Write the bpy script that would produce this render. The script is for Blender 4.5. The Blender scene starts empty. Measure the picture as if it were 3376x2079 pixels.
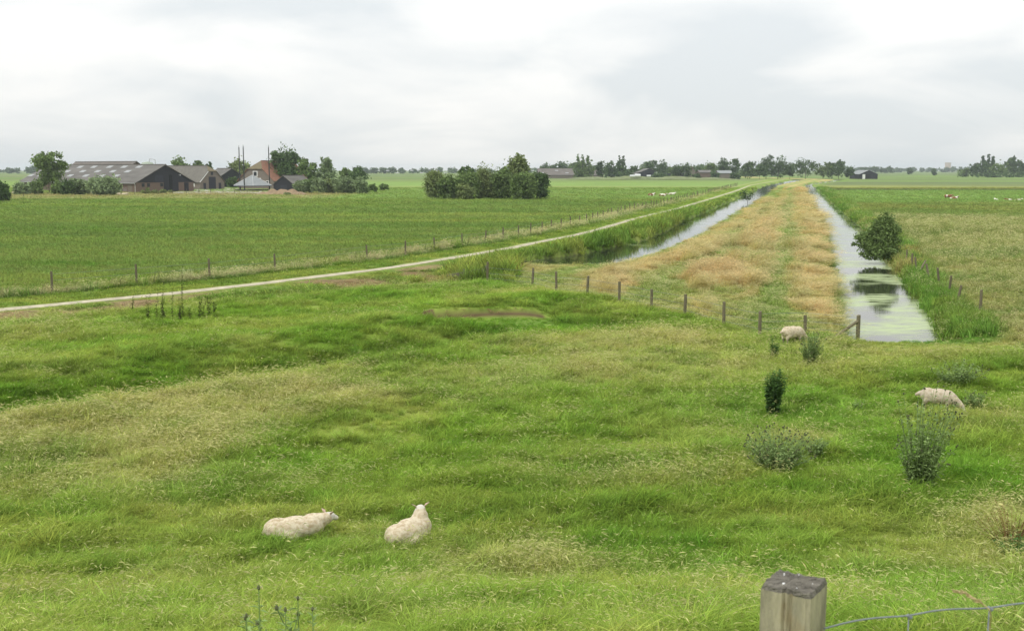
import bpy, bmesh, math, random
import numpy as np
from mathutils import Vector, Matrix

random.seed(7)
RNG = np.random.default_rng(11)
SC = bpy.context.scene
COL = SC.collection
R = math.radians

# ------------------------------------------------------------------ camera
CAM_Z, PITCH = 7.0, R(7.69)
cam = bpy.data.cameras.new('camera')
cam.lens, cam.sensor_width = 38.0, 36.0
cam.clip_start, cam.clip_end = 0.1, 20000.0
cam.dof.use_dof = True
cam.dof.focus_distance = 32.0
cam.dof.aperture_fstop = 11.0
camo = bpy.data.objects.new('camera', cam)
COL.objects.link(camo)
camo.location = (0, 0, CAM_Z)
camo.rotation_euler = (R(90) - PITCH, 0, 0)
SC.camera = camo

# ------------------------------------------------------------------ world: overcast sky
SUN_EL, SUN_AZ = R(50), R(235)          # azimuth from +Y clockwise
SKY_HORIZON = 0.92
w = bpy.data.worlds.new('World')
SC.world = w
w.use_nodes = True
nt = w.node_tree
nt.nodes.clear()
def nd(tree, typ, **kw):
    n = tree.nodes.new(typ)
    for k, v in kw.items():
        setattr(n, k, v)
    return n
out = nd(nt, 'ShaderNodeOutputWorld')
sky = nd(nt, 'ShaderNodeTexSky', sky_type='NISHITA', sun_disc=False)
sky.sun_elevation, sky.sun_rotation = SUN_EL, SUN_AZ
bg_sky = nd(nt, 'ShaderNodeBackground')
bg_sky.inputs['Strength'].default_value = 0.1
nt.links.new(sky.outputs[0], bg_sky.inputs[0])
tc = nd(nt, 'ShaderNodeTexCoord')
def cloud_noise(scale, loc, detail, rough, dist):
    mp = nd(nt, 'ShaderNodeMapping')
    mp.inputs['Scale'].default_value = scale
    mp.inputs['Location'].default_value = loc
    nt.links.new(tc.outputs['Generated'], mp.inputs[0])
    nz = nd(nt, 'ShaderNodeTexNoise')
    nz.inputs['Scale'].default_value = 1.0
    nz.inputs['Detail'].default_value = detail
    nz.inputs['Roughness'].default_value = rough
    nz.inputs['Distortion'].default_value = dist
    nt.links.new(mp.outputs[0], nz.inputs[0])
    return nz.outputs[0]
n1 = cloud_noise((5.0, 5.0, 15.0), (3.1, 1.7, 0.6), 6, 0.5, 0.4)
n2 = cloud_noise((2.6, 2.6, 9.0), (8.2, 4.4, 2.9), 3, 0.5, 0.2)
def wmath(op, a, b=None, clamp=False):
    m = nd(nt, 'ShaderNodeMath', operation=op, use_clamp=clamp)
    for i, v in enumerate((a, b)):
        if v is None:
            continue
        if isinstance(v, (int, float)):
            m.inputs[i].default_value = v
        else:
            nt.links.new(v, m.inputs[i])
    return m.outputs[0]
mixn = wmath('ADD', wmath('MULTIPLY', n1, 0.6), wmath('MULTIPLY', n2, 0.4))
ramp = nd(nt, 'ShaderNodeValToRGB')
ramp.color_ramp.elements[0].position = 0.41
ramp.color_ramp.elements[0].color = (0.835, 0.875, 0.89, 1)
ramp.color_ramp.elements[1].position = 0.57
ramp.color_ramp.elements[1].color = (1.075, 1.07, 1.045, 1)
nt.links.new(mixn, ramp.inputs[0])
sep = nd(nt, 'ShaderNodeSeparateXYZ')
nt.links.new(tc.outputs['Generated'], sep.inputs[0])
up = wmath('MAXIMUM', sep.outputs[2], 0.0)
grad = wmath('MULTIPLY', wmath('ADD', wmath('MULTIPLY', up, 1.0), 1.0), SKY_HORIZON)   # overcast: zenith about twice the horizon
bg_cl = nd(nt, 'ShaderNodeBackground')
nt.links.new(ramp.outputs[0], bg_cl.inputs[0])
nt.links.new(grad, bg_cl.inputs[1])
mixs = nd(nt, 'ShaderNodeMixShader')
mixs.inputs[0].default_value = 0.92
nt.links.new(bg_sky.outputs[0], mixs.inputs[1])
nt.links.new(bg_cl.outputs[0], mixs.inputs[2])
nt.links.new(mixs.outputs[0], out.inputs[0])

sun = bpy.data.lights.new('sun', 'SUN')
sun.energy, sun.angle, sun.color = 1.5, R(14), (1.0, 0.965, 0.91)
suno = bpy.data.objects.new('sun', sun)
COL.objects.link(suno)
sdir = Vector((math.sin(SUN_AZ) * math.cos(SUN_EL), math.cos(SUN_AZ) * math.cos(SUN_EL), math.sin(SUN_EL)))
suno.rotation_euler = (-sdir).to_track_quat('-Z', 'Y').to_euler()
suno.location = sdir * 60

SC.view_settings.view_transform = 'Standard'
SC.view_settings.look = 'None'
SC.view_settings.exposure = 0.0
SC.view_settings.gamma = 1.0
SC.view_settings.use_curve_mapping = False
SC.cycles.max_bounces = 4
SC.cycles.diffuse_bounces = 2
SC.cycles.glossy_bounces = 2
SC.cycles.transmission_bounces = 3
SC.cycles.transparent_max_bounces = 4
SC.cycles.caustics_reflective = False
SC.cycles.caustics_refractive = False
SC.cycles.use_denoising = True
SC.cycles.denoiser = 'OPENIMAGEDENOISE'
SC.cycles.denoising_input_passes = 'RGB_ALBEDO_NORMAL'
SC.cycles.denoising_prefilter = 'ACCURATE'

# ------------------------------------------------------------------ helpers
F, CX, CY = 3563.6, 1688.0, 1039.5
HOR = CY - F * math.tan(PITCH)
CP, SP = math.cos(PITCH), math.sin(PITCH)
def at(u, v, z=0.0):
    """surveyed spot: photograph pixel -> point on the level z"""
    xc, yc = (u - CX) / F, -(v - CY) / F
    d = Vector((xc, CP + yc * SP, -SP + yc * CP))
    t = (z - CAM_Z) / d.z
    return Vector((d.x * t, d.y * t, z))
K = 3376.0 / 2455.0
def ad(x, y, z=0.0):
    return at(x * K, y * K, z)
def xat(u, D):
    return D * (u - CX) / F * CP
def zat(v, D):
    """height of something at distance D seen on row v"""
    return CAM_Z + D * math.tan(math.atan(-(v - CY) / F) - PITCH)
def at_dist(u, v, D):
    xc, yc = (u - CX) / F, -(v - CY) / F
    d = Vector((xc, CP + yc * SP, -SP + yc * CP))
    return Vector((0, 0, CAM_Z)) + d * (D / d.y)

def new_obj(name, mesh, parent=None, loc=None, rz=None, mats=()):
    o = bpy.data.objects.new(name, mesh)
    COL.objects.link(o)
    for m in mats:
        o.data.materials.append(m)
    if parent is not None:
        o.parent = parent
    if loc is not None:
        o.location = loc
    if rz is not None:
        o.rotation_euler = (0, 0, rz)
    return o
def empty(name, loc, rz=0.0):
    o = bpy.data.objects.new(name, None)
    COL.objects.link(o)
    o.location = loc
    o.rotation_euler = (0, 0, rz)
    o.empty_display_size = 0.3
    return o
def tag(o, label=None, cat=None, group=None, kind=None):
    if label: o['label'] = label
    if cat: o['category'] = cat
    if group: o['group'] = group
    if kind: o['kind'] = kind
    return o
def mesh_np(name, V, Fc, smooth=False, mi=None):
    me = bpy.data.meshes.new(name)
    me.from_pydata([tuple(v) for v in V], [], [tuple(int(i) for i in f) for f in Fc])
    if mi is not None:
        me.polygons.foreach_set('material_index', np.asarray(mi, dtype=np.int32))
    if smooth:
        me.polygons.foreach_set('use_smooth', np.ones(len(me.polygons), dtype=bool))
    me.update()
    return me
def copy_tree(o, parent=None):
    c = o.copy()
    COL.objects.link(c)
    c.parent = parent
    for ch in list(o.children):
        copy_tree(ch, c)
    return c
class MB:
    def __init__(s):
        s.v, s.f = [], []
    def add(s, V, Fc):
        b = len(s.v)
        s.v += [tuple(p) for p in V]
        s.f += [tuple(i + b for i in f) for f in Fc]
        return s
    def box(s, a, b):
        (x0, y0, z0), (x1, y1, z1) = a, b
        return s.add([(x0,y0,z0),(x1,y0,z0),(x1,y1,z0),(x0,y1,z0),(x0,y0,z1),(x1,y0,z1),(x1,y1,z1),(x0,y1,z1)],
                     [(0,3,2,1),(4,5,6,7),(0,1,5,4),(1,2,6,5),(2,3,7,6),(3,0,4,7)])
    def slab(s, poly, off):
        n = len(poly)
        top = [tuple(Vector(p) + Vector(off)) for p in poly]
        fs = [tuple(range(n, 2 * n)), tuple(range(n - 1, -1, -1))]
        fs += [(i, (i + 1) % n, n + (i + 1) % n, n + i) for i in range(n)]
        return s.add(list(poly) + top, fs)
    def tube(s, pts, rads, n=6, cap=True):
        pts = [Vector(p) for p in pts]
        V, Fc = [], []
        for i, p in enumerate(pts):
            d = (pts[min(i + 1, len(pts) - 1)] - pts[max(i - 1, 0)]).normalized()
            a = d.cross(Vector((0, 0, 1)))
            if a.length < 1e-3: a = Vector((1, 0, 0))
            a.normalize()
            b = d.cross(a)
            r = rads[i] if hasattr(rads, '__len__') else rads
            for k in range(n):
                t = 2 * math.pi * k / n
                V.append(p + a * (r * math.cos(t)) + b * (r * math.sin(t)))
        for i in range(len(pts) - 1):
            for k in range(n):
                Fc.append((i*n+k, i*n+(k+1) % n, (i+1)*n+(k+1) % n, (i+1)*n+k))
        if cap:
            Fc.append(tuple(range(n - 1, -1, -1)))
            Fc.append(tuple(range((len(pts)-1)*n, len(pts)*n)))
        return s.add(V, Fc)
    def build(s, name, mat, parent=None, loc=None, rz=None, smooth=False):
        me = mesh_np(name, s.v, s.f, smooth)
        return new_obj(name, me, parent, loc, rz, [mat] if mat else [])

def hash2(ix, iy, seed):
    n = (ix.astype(np.int64) * 374761393 + iy.astype(np.int64) * 668265263 + seed * 974634777) & 0xffffffff
    n = ((n ^ (n >> 13)) * 1274126177) & 0xffffffff
    n = n ^ (n >> 16)
    return (n & 0xffff) / 65535.0
def vnoise(x, y, seed=0):
    ix, iy = np.floor(x), np.floor(y)
    fx, fy = x - ix, y - iy
    fx, fy = fx * fx * (3 - 2 * fx), fy * fy * (3 - 2 * fy)
    a, b = hash2(ix, iy, seed), hash2(ix + 1, iy, seed)
    c, d = hash2(ix, iy + 1, seed), hash2(ix + 1, iy + 1, seed)
    return (a * (1 - fx) + b * fx) * (1 - fy) + (c * (1 - fx) + d * fx) * fy
def fbm(x, y, seed=0, octaves=4):
    s, a, t = 0.0, 1.0, 0.0
    for i in range(octaves):
        s = s + a * vnoise(x * 2 ** i + 17.3 * i, y * 2 ** i - 9.1 * i, seed + i)
        t += a
        a *= 0.5
    return s / t
def sstep(a, b, x):
    t = np.clip((x - a) / (b - a), 0, 1)
    return t * t * (3 - 2 * t)

# ------------------------------------------------------------------ materials
def lin(r, g, b):
    f = lambda c: (c / 255 / 12.92) if c / 255 <= 0.04045 else ((c / 255 + 0.055) / 1.055) ** 2.4
    return (f(r), f(g), f(b))
def material(name, col, rough=0.8, var=0.15, scale=1.0, bump=0.0, bscale=None, spec=0.3, stretch=(1, 1, 1), col2=None):
    m = bpy.data.materials.new(name)
    m.use_nodes = True
    t = m.node_tree
    b = t.nodes['Principled BSDF']
    b.inputs['Roughness'].default_value = rough
    b.inputs['Specular IOR Level'].default_value = spec
    tcn = nd(t, 'ShaderNodeTexCoord')
    mp = nd(t, 'ShaderNodeMapping')
    mp.inputs['Scale'].default_value = stretch
    t.links.new(tcn.outputs['Object'], mp.inputs[0])
    nz = nd(t, 'ShaderNodeTexNoise')
    nz.inputs['Scale'].default_value = scale
    nz.inputs['Detail'].default_value = 6
    nz.inputs['Roughness'].default_value = 0.65
    t.links.new(mp.outputs[0], nz.inputs[0])
    rp = nd(t, 'ShaderNodeValToRGB')
    rp.color_ramp.elements[0].position = 0.3
    rp.color_ramp.elements[1].position = 0.7
    c2 = col2 if col2 else tuple(min(1, c * (1 + var)) for c in col)
    c1 = col if col2 else tuple(c * (1 - var) for c in col)
    rp.color_ramp.elements[0].color = (*c1, 1)
    rp.color_ramp.elements[1].color = (*c2, 1)
    t.links.new(nz.outputs[0], rp.inputs[0])
    t.links.new(rp.outputs[0], b.inputs['Base Color'])
    if bump:
        nb = nd(t, 'ShaderNodeTexNoise')
        nb.inputs['Scale'].default_value = bscale or scale * 6
        nb.inputs['Detail'].default_value = 5
        t.links.new(mp.outputs[0], nb.inputs[0])
        bp = nd(t, 'ShaderNodeBump')
        bp.inputs['Strength'].default_value = bump
        bp.inputs['Distance'].default_value = 0.02
        t.links.new(nb.outputs[0], bp.inputs['Height'])
        t.links.new(bp.outputs[0], b.inputs['Normal'])
    return m
def leaf_material(name, col, var=0.35, trans=0.3, tint=False, hue=0.0):
    """thin leaf: diffuse + light shining through, each leaf a slightly different tone"""
    m = bpy.data.materials.new(name)
    m.use_nodes = True
    t = m.node_tree
    t.nodes.clear()
    o = nd(t, 'ShaderNodeOutputMaterial')
    geo = nd(t, 'ShaderNodeNewGeometry')
    rp = nd(t, 'ShaderNodeMapRange')
    rp.inputs['To Min'].default_value = 1 - var
    rp.inputs['To Max'].default_value = 1 + var
    t.links.new(geo.outputs['Random Per Island'], rp.inputs['Value'])
    mul = nd(t, 'ShaderNodeVectorMath', operation='SCALE')
    if tint:
        at_ = nd(t, 'ShaderNodeAttribute', attribute_type='INSTANCER', attribute_name='tint')
        if tint == 'head':
            mx = nd(t, 'ShaderNodeMix', data_type='RGBA')
            mx.inputs[0].default_value = 0.5
            t.links.new(at_.outputs['Color'], mx.inputs[6])
            mx.inputs[7].default_value = (*col, 1)
            t.links.new(mx.outputs[2], mul.inputs[0])
        else:
            t.links.new(at_.outputs['Color'], mul.inputs[0])
    else:
        mul.inputs[0].default_value = col
    t.links.new(rp.outputs[0], mul.inputs['Scale'])
    df = nd(t, 'ShaderNodeBsdfDiffuse')
    tr = nd(t, 'ShaderNodeBsdfTranslucent')
    mx2 = nd(t, 'ShaderNodeMixShader')
    mx2.inputs[0].default_value = trans
    t.links.new(mul.outputs[0], df.inputs['Color'])
    t.links.new(mul.outputs[0], tr.inputs['Color'])
    t.links.new(df.outputs[0], mx2.inputs[1])
    t.links.new(tr.outputs[0], mx2.inputs[2])
    t.links.new(mx2.outputs[0], o.inputs[0])
    return m

M = {}
M['blade'] = leaf_material('grass_blade', (1, 1, 1), 0.42, 0.35, tint=True)
M['head'] = leaf_material('seed_head', (0.68, 0.59, 0.33), 0.25, 0.2, tint='head')
M['leaf_dark'] = leaf_material('leaf_dark', (0.095, 0.15, 0.055), 0.45, 0.2)
M['leaf_mid'] = leaf_material('leaf_mid', (0.165, 0.235, 0.08), 0.45, 0.25)
M['leaf_willow'] = leaf_material('leaf_willow', (0.23, 0.3, 0.15), 0.40, 0.25)
M['leaf_olive'] = leaf_material('leaf_olive', (0.21, 0.26, 0.1), 0.45, 0.25)
M['leaf_thistle'] = leaf_material('leaf_thistle', (0.235, 0.325, 0.12), 0.40, 0.25)
M['leaf_thistle_dark'] = leaf_material('leaf_thistle_dark', (0.095, 0.18, 0.05), 0.40, 0.25)
M['leaf_dock'] = leaf_material('leaf_dock', (0.085, 0.105, 0.035), 0.40, 0.2)
M['leaf_sorrel'] = leaf_material('leaf_sorrel', (0.230, 0.150, 0.065), 0.40, 0.2)
M['bark'] = material('bark', (0.075, 0.065, 0.050), 0.9, 0.3, 8, 0.5)
M['post'] = material('weathered_post', (0.150, 0.132, 0.080), 0.9, 0.35, 6, 0.6, 30, stretch=(1, 1, 0.15))
M['board'] = material('weathered_board', (0.17, 0.155, 0.115), 0.9, 0.35, 5, 0.5, 30, stretch=(0.2, 1, 1))
M['wire'] = material('galvanised_wire', (0.17, 0.19, 0.20), 0.5, 0.2, 40, 0.0, spec=0.5)
def wool_material(name, cream, dirty, lo):
    m = material(name, cream, 0.95, 0.1, 11, 0.55, 40, spec=0.08)
    t = m.node_tree
    rp = [n_ for n_ in t.nodes if n_.type == 'VALTORGB'][0]
    rp.color_ramp.elements[0].position = lo
    rp.color_ramp.elements[0].color = (*dirty, 1)
    rp.color_ramp.elements[1].position = .58
    rp.color_ramp.elements[1].color = (*cream, 1)
    [n_ for n_ in t.nodes if n_.type == 'BUMP'][0].inputs['Distance'].default_value = 0.03
    return m
M['wool'] = wool_material('wool', (0.62, 0.545, 0.405), (0.43, 0.335, 0.215), .36)
M['wool_dim'] = wool_material('wool_grey', (0.55, 0.48, 0.37), (0.40, 0.325, 0.23), .36)
M['ear'] = material('sheep_ear', (0.50, 0.36, 0.28), 0.8, 0.15, 20)
M['collar'] = material('collar_green', (0.03, 0.10, 0.07), 0.7, 0.1, 20)
M['roof_grey'] = material('roof_fibre_cement', (0.130, 0.122, 0.110), 0.85, 0.28, 0.5, stretch=(1, 0.3, 1))
M['roof_far'] = material('roof_weathered', (0.135, 0.120, 0.105), 0.9, 0.2, 0.4)
M['roof_thatch'] = material('roof_old_tile', (0.150, 0.140, 0.120), 0.95, 0.25, 1.2)
M['roof_red'] = material('roof_red_tile', (0.225, 0.112, 0.072), 0.85, 0.2, 1.2)
M['roof_brown'] = material('roof_mossy_tile', (0.155, 0.130, 0.075), 0.9, 0.2, 1.2)
M['roof_metal'] = material('roof_corrugated', (0.22, 0.235, 0.235), 0.6, 0.15, 0.8, spec=0.4)
M['black_wood'] = material('tarred_boards', (0.022, 0.023, 0.028), 0.75, 0.25, 2, stretch=(4, 4, 0.3))
M['brick_red'] = material('brick_red', (0.150, 0.108, 0.085), 0.9, 0.18, 3)
M['brick_brown'] = material('brick_brown', (0.175, 0.150, 0.120), 0.9, 0.18, 2.5)
M['door_dark'] = material('door_dark', (0.030, 0.032, 0.042), 0.7, 0.2, 3)
M['inner_shade'] = material('interior_shade', (0.012, 0.012, 0.012), 0.9, 0.1, 3)  # near-black colour painting the interior shade of open doors and bays
M['white'] = material('white_paint', (0.72, 0.72, 0.70), 0.6, 0.06, 6)
M['glass'] = material('window_glass', (0.03, 0.035, 0.04), 0.15, 0.1, 6, spec=0.6)
M['skylight'] = material('skylight_sheet', (0.29, 0.30, 0.30), 0.4, 0.10, 2)
M['metal'] = material('galvanised_metal', (0.42, 0.43, 0.43), 0.5, 0.12, 5, spec=0.5)
M['tank'] = material('tank_green', (0.33, 0.38, 0.30), 0.6, 0.1, 3)
M['sand'] = material('sand_heap', (0.250, 0.180, 0.108), 0.95, 0.25, 0.8, 0.5, 4)
M['yard'] = material('yard_concrete', (0.40, 0.37, 0.32), 0.9, 0.15, 0.3)
M['tower'] = material('far_tower', (0.50, 0.40, 0.35), 0.9, 0.05, 0.2)
M['pole'] = material('dark_pole', (0.045, 0.050, 0.045), 0.8, 0.2, 3)
M['clamp'] = material('grassed_earth', (0.16, 0.19, 0.08), 0.95, 0.3, 0.3)
M['plastic'] = material('bale_wrap', (0.66, 0.68, 0.68), 0.5, 0.08, 2)

# ------------------------------------------------------------------ lines of the place
def line_fn(pts):
    pts = sorted(pts, key=lambda p: p[1])
    ys = np.array([p[1] for p in pts])
    xs = np.array([p[0] for p in pts])
    return lambda y: np.interp(y, ys, xs)
def from_px(px, z, tail=None):
    P = [tuple(ad(x, y, z)[:2]) for x, y in px]
    if tail: P.append(tail)
    return P
WATER = -0.55
PATH_PX = [(-250, 766), (0, 741), (400, 706), (700, 671), (985, 636), (1080, 618), (1180, 602), (1300, 579), (1400, 559), (1530, 522), (1621, 501), (1702, 477), (1766, 457), (1799, 444)]
PATH = from_px(PATH_PX, 0.0, (190.0, 760.0))
xpath = line_fn(PATH)
FENCE_PX = [(-300, 738), (-60, 716), (125, 700), (328, 683), (503, 668), (660, 650), (880, 622), (972, 612), (1042, 600), (1108, 590), (1163, 582), (1206, 574), (1243, 567), (1272, 563), (1300, 556), (1345, 548), (1400, 536), (1500, 510), (1600, 489), (1700, 463), (1752, 449)]
FENCE = from_px(FENCE_PX, 0.0, (178.0, 760.0))
xfence = line_fn(FENCE)
xLl = line_fn(from_px([(1185, 637), (1400, 610), (1530, 582), (1600, 556), (1640, 532), (1720, 498), (1790, 466), (1840, 444)], WATER, (196.0, 760.0)))
xLr = line_fn(from_px([(1150, 690), (1300, 662), (1395, 641), (1560, 602), (1640, 571), (1700, 542), (1760, 508), (1800, 485), (1850, 453), (1862, 442)], 0.12, (203.0, 760.0)))
xRl = line_fn(from_px([(2062, 842), (2036, 760), (2022, 700), (2010, 650), (2000, 600), (1990, 560), (1975, 520), (1955, 485), (1938, 455), (1930, 440)], 0.10, (226.0, 760.0)))
xRr = line_fn(from_px([(2272, 842), (2225, 770), (2190, 715), (2155, 665), (2132, 635), (2112, 600), (2075, 558), (2040, 530), (2010, 505), (1985, 480), (1960, 458), (1945, 444)], WATER, (232.0, 760.0)))
xlane1 = line_fn(from_px([(1835, 790), (1848, 740), (1862, 650), (1878, 560), (1888, 500), (1894, 450)], 0.3, (215.0, 760.0)))
xlane2 = line_fn(from_px([(1480, 730), (1600, 670), (1715, 600), (1800, 530), (1848, 480), (1876, 445)], 0.3, (209.0, 760.0)))
yR0 = ad(2150, 838, WATER)[1] - .4
yL0 = ad(1185, 648, WATER)[1]
bx = [tuple(ad(x, y)[:2]) for x, y in [(-300, 800), (0, 775), (550, 722), (900, 692), (1170, 674), (1275, 690), (1407, 722), (1642, 757), (1821, 803), (2055, 814), (2258, 829), (2455, 832), (2800, 835)]]
BXX, BXY = np.array([p[0] for p in bx]), np.array([p[1] for p in bx])
def ybound(x): return np.interp(x, BXX, BXY)
sw = [tuple(ad(x, y)[:2]) for x, y in [(-300, 1030), (0, 985), (300, 935), (450, 915), (600, 893), (800, 862), (1000, 828), (1150, 795), (1300, 772), (1420, 776)]]
SWX, SWY = np.array([p[0] for p in sw]), np.array([p[1] for p in sw])
def swale_d(x, y):
    """signed distance (m, roughly) beyond the dry ditch line"""
    return (y - np.interp(x, SWX, SWY)) * 0.93
scar = ad(1158, 762)
def canal_s(x, y):
    sL = np.minimum(np.minimum(x - xLl(y), xLr(y) - x), np.minimum(y - yL0, 762 - y))
    sR = np.minimum(np.minimum(x - xRl(y), xRr(y) - x), np.minimum(y - yR0 - 1.1 * (fbm(x / .9, x * 0 + 3.3, 201, 3) - .35), 762 - y))
    return sL, sR

def height(x, y):
    a = 5.65 - 0.334 * np.abs(y)
    z = 0.5 * (a + np.sqrt(a * a + 0.5)) - 0.03
    z = np.where(z > 4.6, 4.6 + 0.6 * (1 - np.exp(-(z - 4.6) / 0.6)), z)
    z = np.where(y < -6, np.minimum(z, 5.2), z)
    past = sstep(0, 6, ybound(x) - y)
    far = 1 - sstep(120, 300, np.hypot(x, y))
    z = z + past * (1 - .8 * np.exp(-(((x - scar.x) / 3.4) ** 4 + ((y - scar.y) / 1.6) ** 4))) * (0.22 * (fbm(x / 5.0, y / 3.5, 3, 3) - 0.5) + 0.34 * (fbm(x / 1.5, y / .8, 5, 3) - 0.5) * sstep(13, 20, y))
    z = z + (1 - past) * far * 0.10 * (fbm(x / 6, y / 6, 9, 3) - 0.5)
    sd = swale_d(x, y)
    wl = 1 - sstep(4.5, 7.5, x)
    z = z + wl * (-0.42 * np.exp(-(sd / 1.7) ** 2) + 0.38 * np.exp(-((sd - 6.0) / 3.2) ** 2))
    bl_ = np.exp(-(((x - scar.x) / 4.6) ** 4 + ((y - scar.y) / 2.6) ** 4))
    z = z * (1 - bl_) + .02 * bl_
    # cut face of bare earth in the bank
    e = np.exp(-(((x - scar.x) / 3.0) ** 8))
    z = z + e * 0.42 * sstep(-0.12, 0.12, y - scar.y) * (1 - sstep(1.0, 5.5, y - scar.y))
    sL, sR = canal_s(x, y)
    s = np.maximum(sL, sR)
    z = z - sstep(-0.9, 0.55, s) * 1.25
    return z

# ------------------------------------------------------------------ ground cover map (true colours of the vegetation)
C = {k: np.array(v) for k, v in dict(
    green=(0.255, 0.408, 0.052), fresh=(0.190, 0.395, 0.045), yellow=(0.390, 0.445, 0.095), straw=(0.580, 0.500, 0.195), dark=(0.120, 0.265, 0.028),
    meadow=(0.195, 0.288, 0.070), meadow2=(0.240, 0.325, 0.080), bright=(0.245, 0.365, 0.090), dull=(0.155, 0.195, 0.080), ochre=(0.370, 0.340, 0.140),
    tan=(0.640, 0.475, 0.195), tangreen=(0.350, 0.390, 0.115), olive=(0.290, 0.320, 0.085), rust=(0.560, 0.370, 0.165),
    reed=(0.205, 0.310, 0.058), lush=(0.165, 0.310, 0.050), soil=(0.125, 0.080, 0.048), hay=(0.370, 0.265, 0.145), verge=(0.215, 0.320, 0.055), dusty=(0.46, 0.44, 0.22)).items()}
def lerp(a, b, t):
    t = np.asarray(t)[:, None]
    return a * (1 - t) + b * t
DRY = [(120, 1045, 2.4, .9), (300, 1010, 2.0, .7), (470, 965, 2.2, .8), (640, 950, 2.2, .8), (480, 1055, 1.2, .9), (200, 1075, 2.2, .7), (560, 990, 2.0, .6), (380, 1040, 1.6, .6), (40, 1020, 2.0, .7), (1550, 812, 2.0, .9), (1400, 838, 2.6, .6), (1200, 900, 2.5, .4), (1700, 900, 2.5, .35),
       (2100, 850, 2.0, .6), (2330, 870, 2.0, .4), (2420, 1270, 1.2, .9), (2350, 1350, 1.0, .5), (2440, 1400, .9, .6), (1250, 1400, .9, .6), (1500, 1120, 2.2, .35), (700, 1150, 1.8, .3), (80, 1170, 1.8, .5), (1330, 1330, .8, .3),
       (2050, 1400, .7, .4), (2370, 1010, 1.5, .5), (1920, 1060, .8, .5), (100, 800, 3, .4), (1000, 1490, .6, .5), (1700, 1420, .6, .4)]
LUSH = [(330, 825, 1.8, .9), (350, 885, 1.8, .9), (180, 850, 1.5, .5), (900, 850, 2.5, .7), (1080, 785, 2.2, .8), (1330, 775, 2.5, .9), (1450, 770, 2.5, .6), (720, 1045, 1.5, .8), (640, 1110, 1.0, .7), (760, 1090, 1.2, .6),
        (1500, 1330, .7, .8), (2150, 1185, 1.0, .8), (170, 1285, .8, .7), (640, 1315, .8, .8), (1630, 1220, 1.2, .5), (2430, 880, 2.0, .6), (1480, 1045, 1.0, .7), (2000, 1190, 1.4, .5), (700, 750, 3, .4), (1400, 1240, 1.0, .5), (850, 1420, .6, .5),
        (2180, 880, 1.5, .4), (2250, 960, 1.2, .4), (1700, 770, 2.0, .5), (1250, 1215, 1.2, .5)]
DRYW = [(*ad(x, y)[:2], r, a) for x, y, r, a in DRY]
LUSHW = [(*ad(x, y)[:2], r, a) for x, y, r, a in LUSH]
FIELD_Y = [ad(1000, y)[1] for y in (478, 470, 461, 449, 438, 430)]

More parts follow.
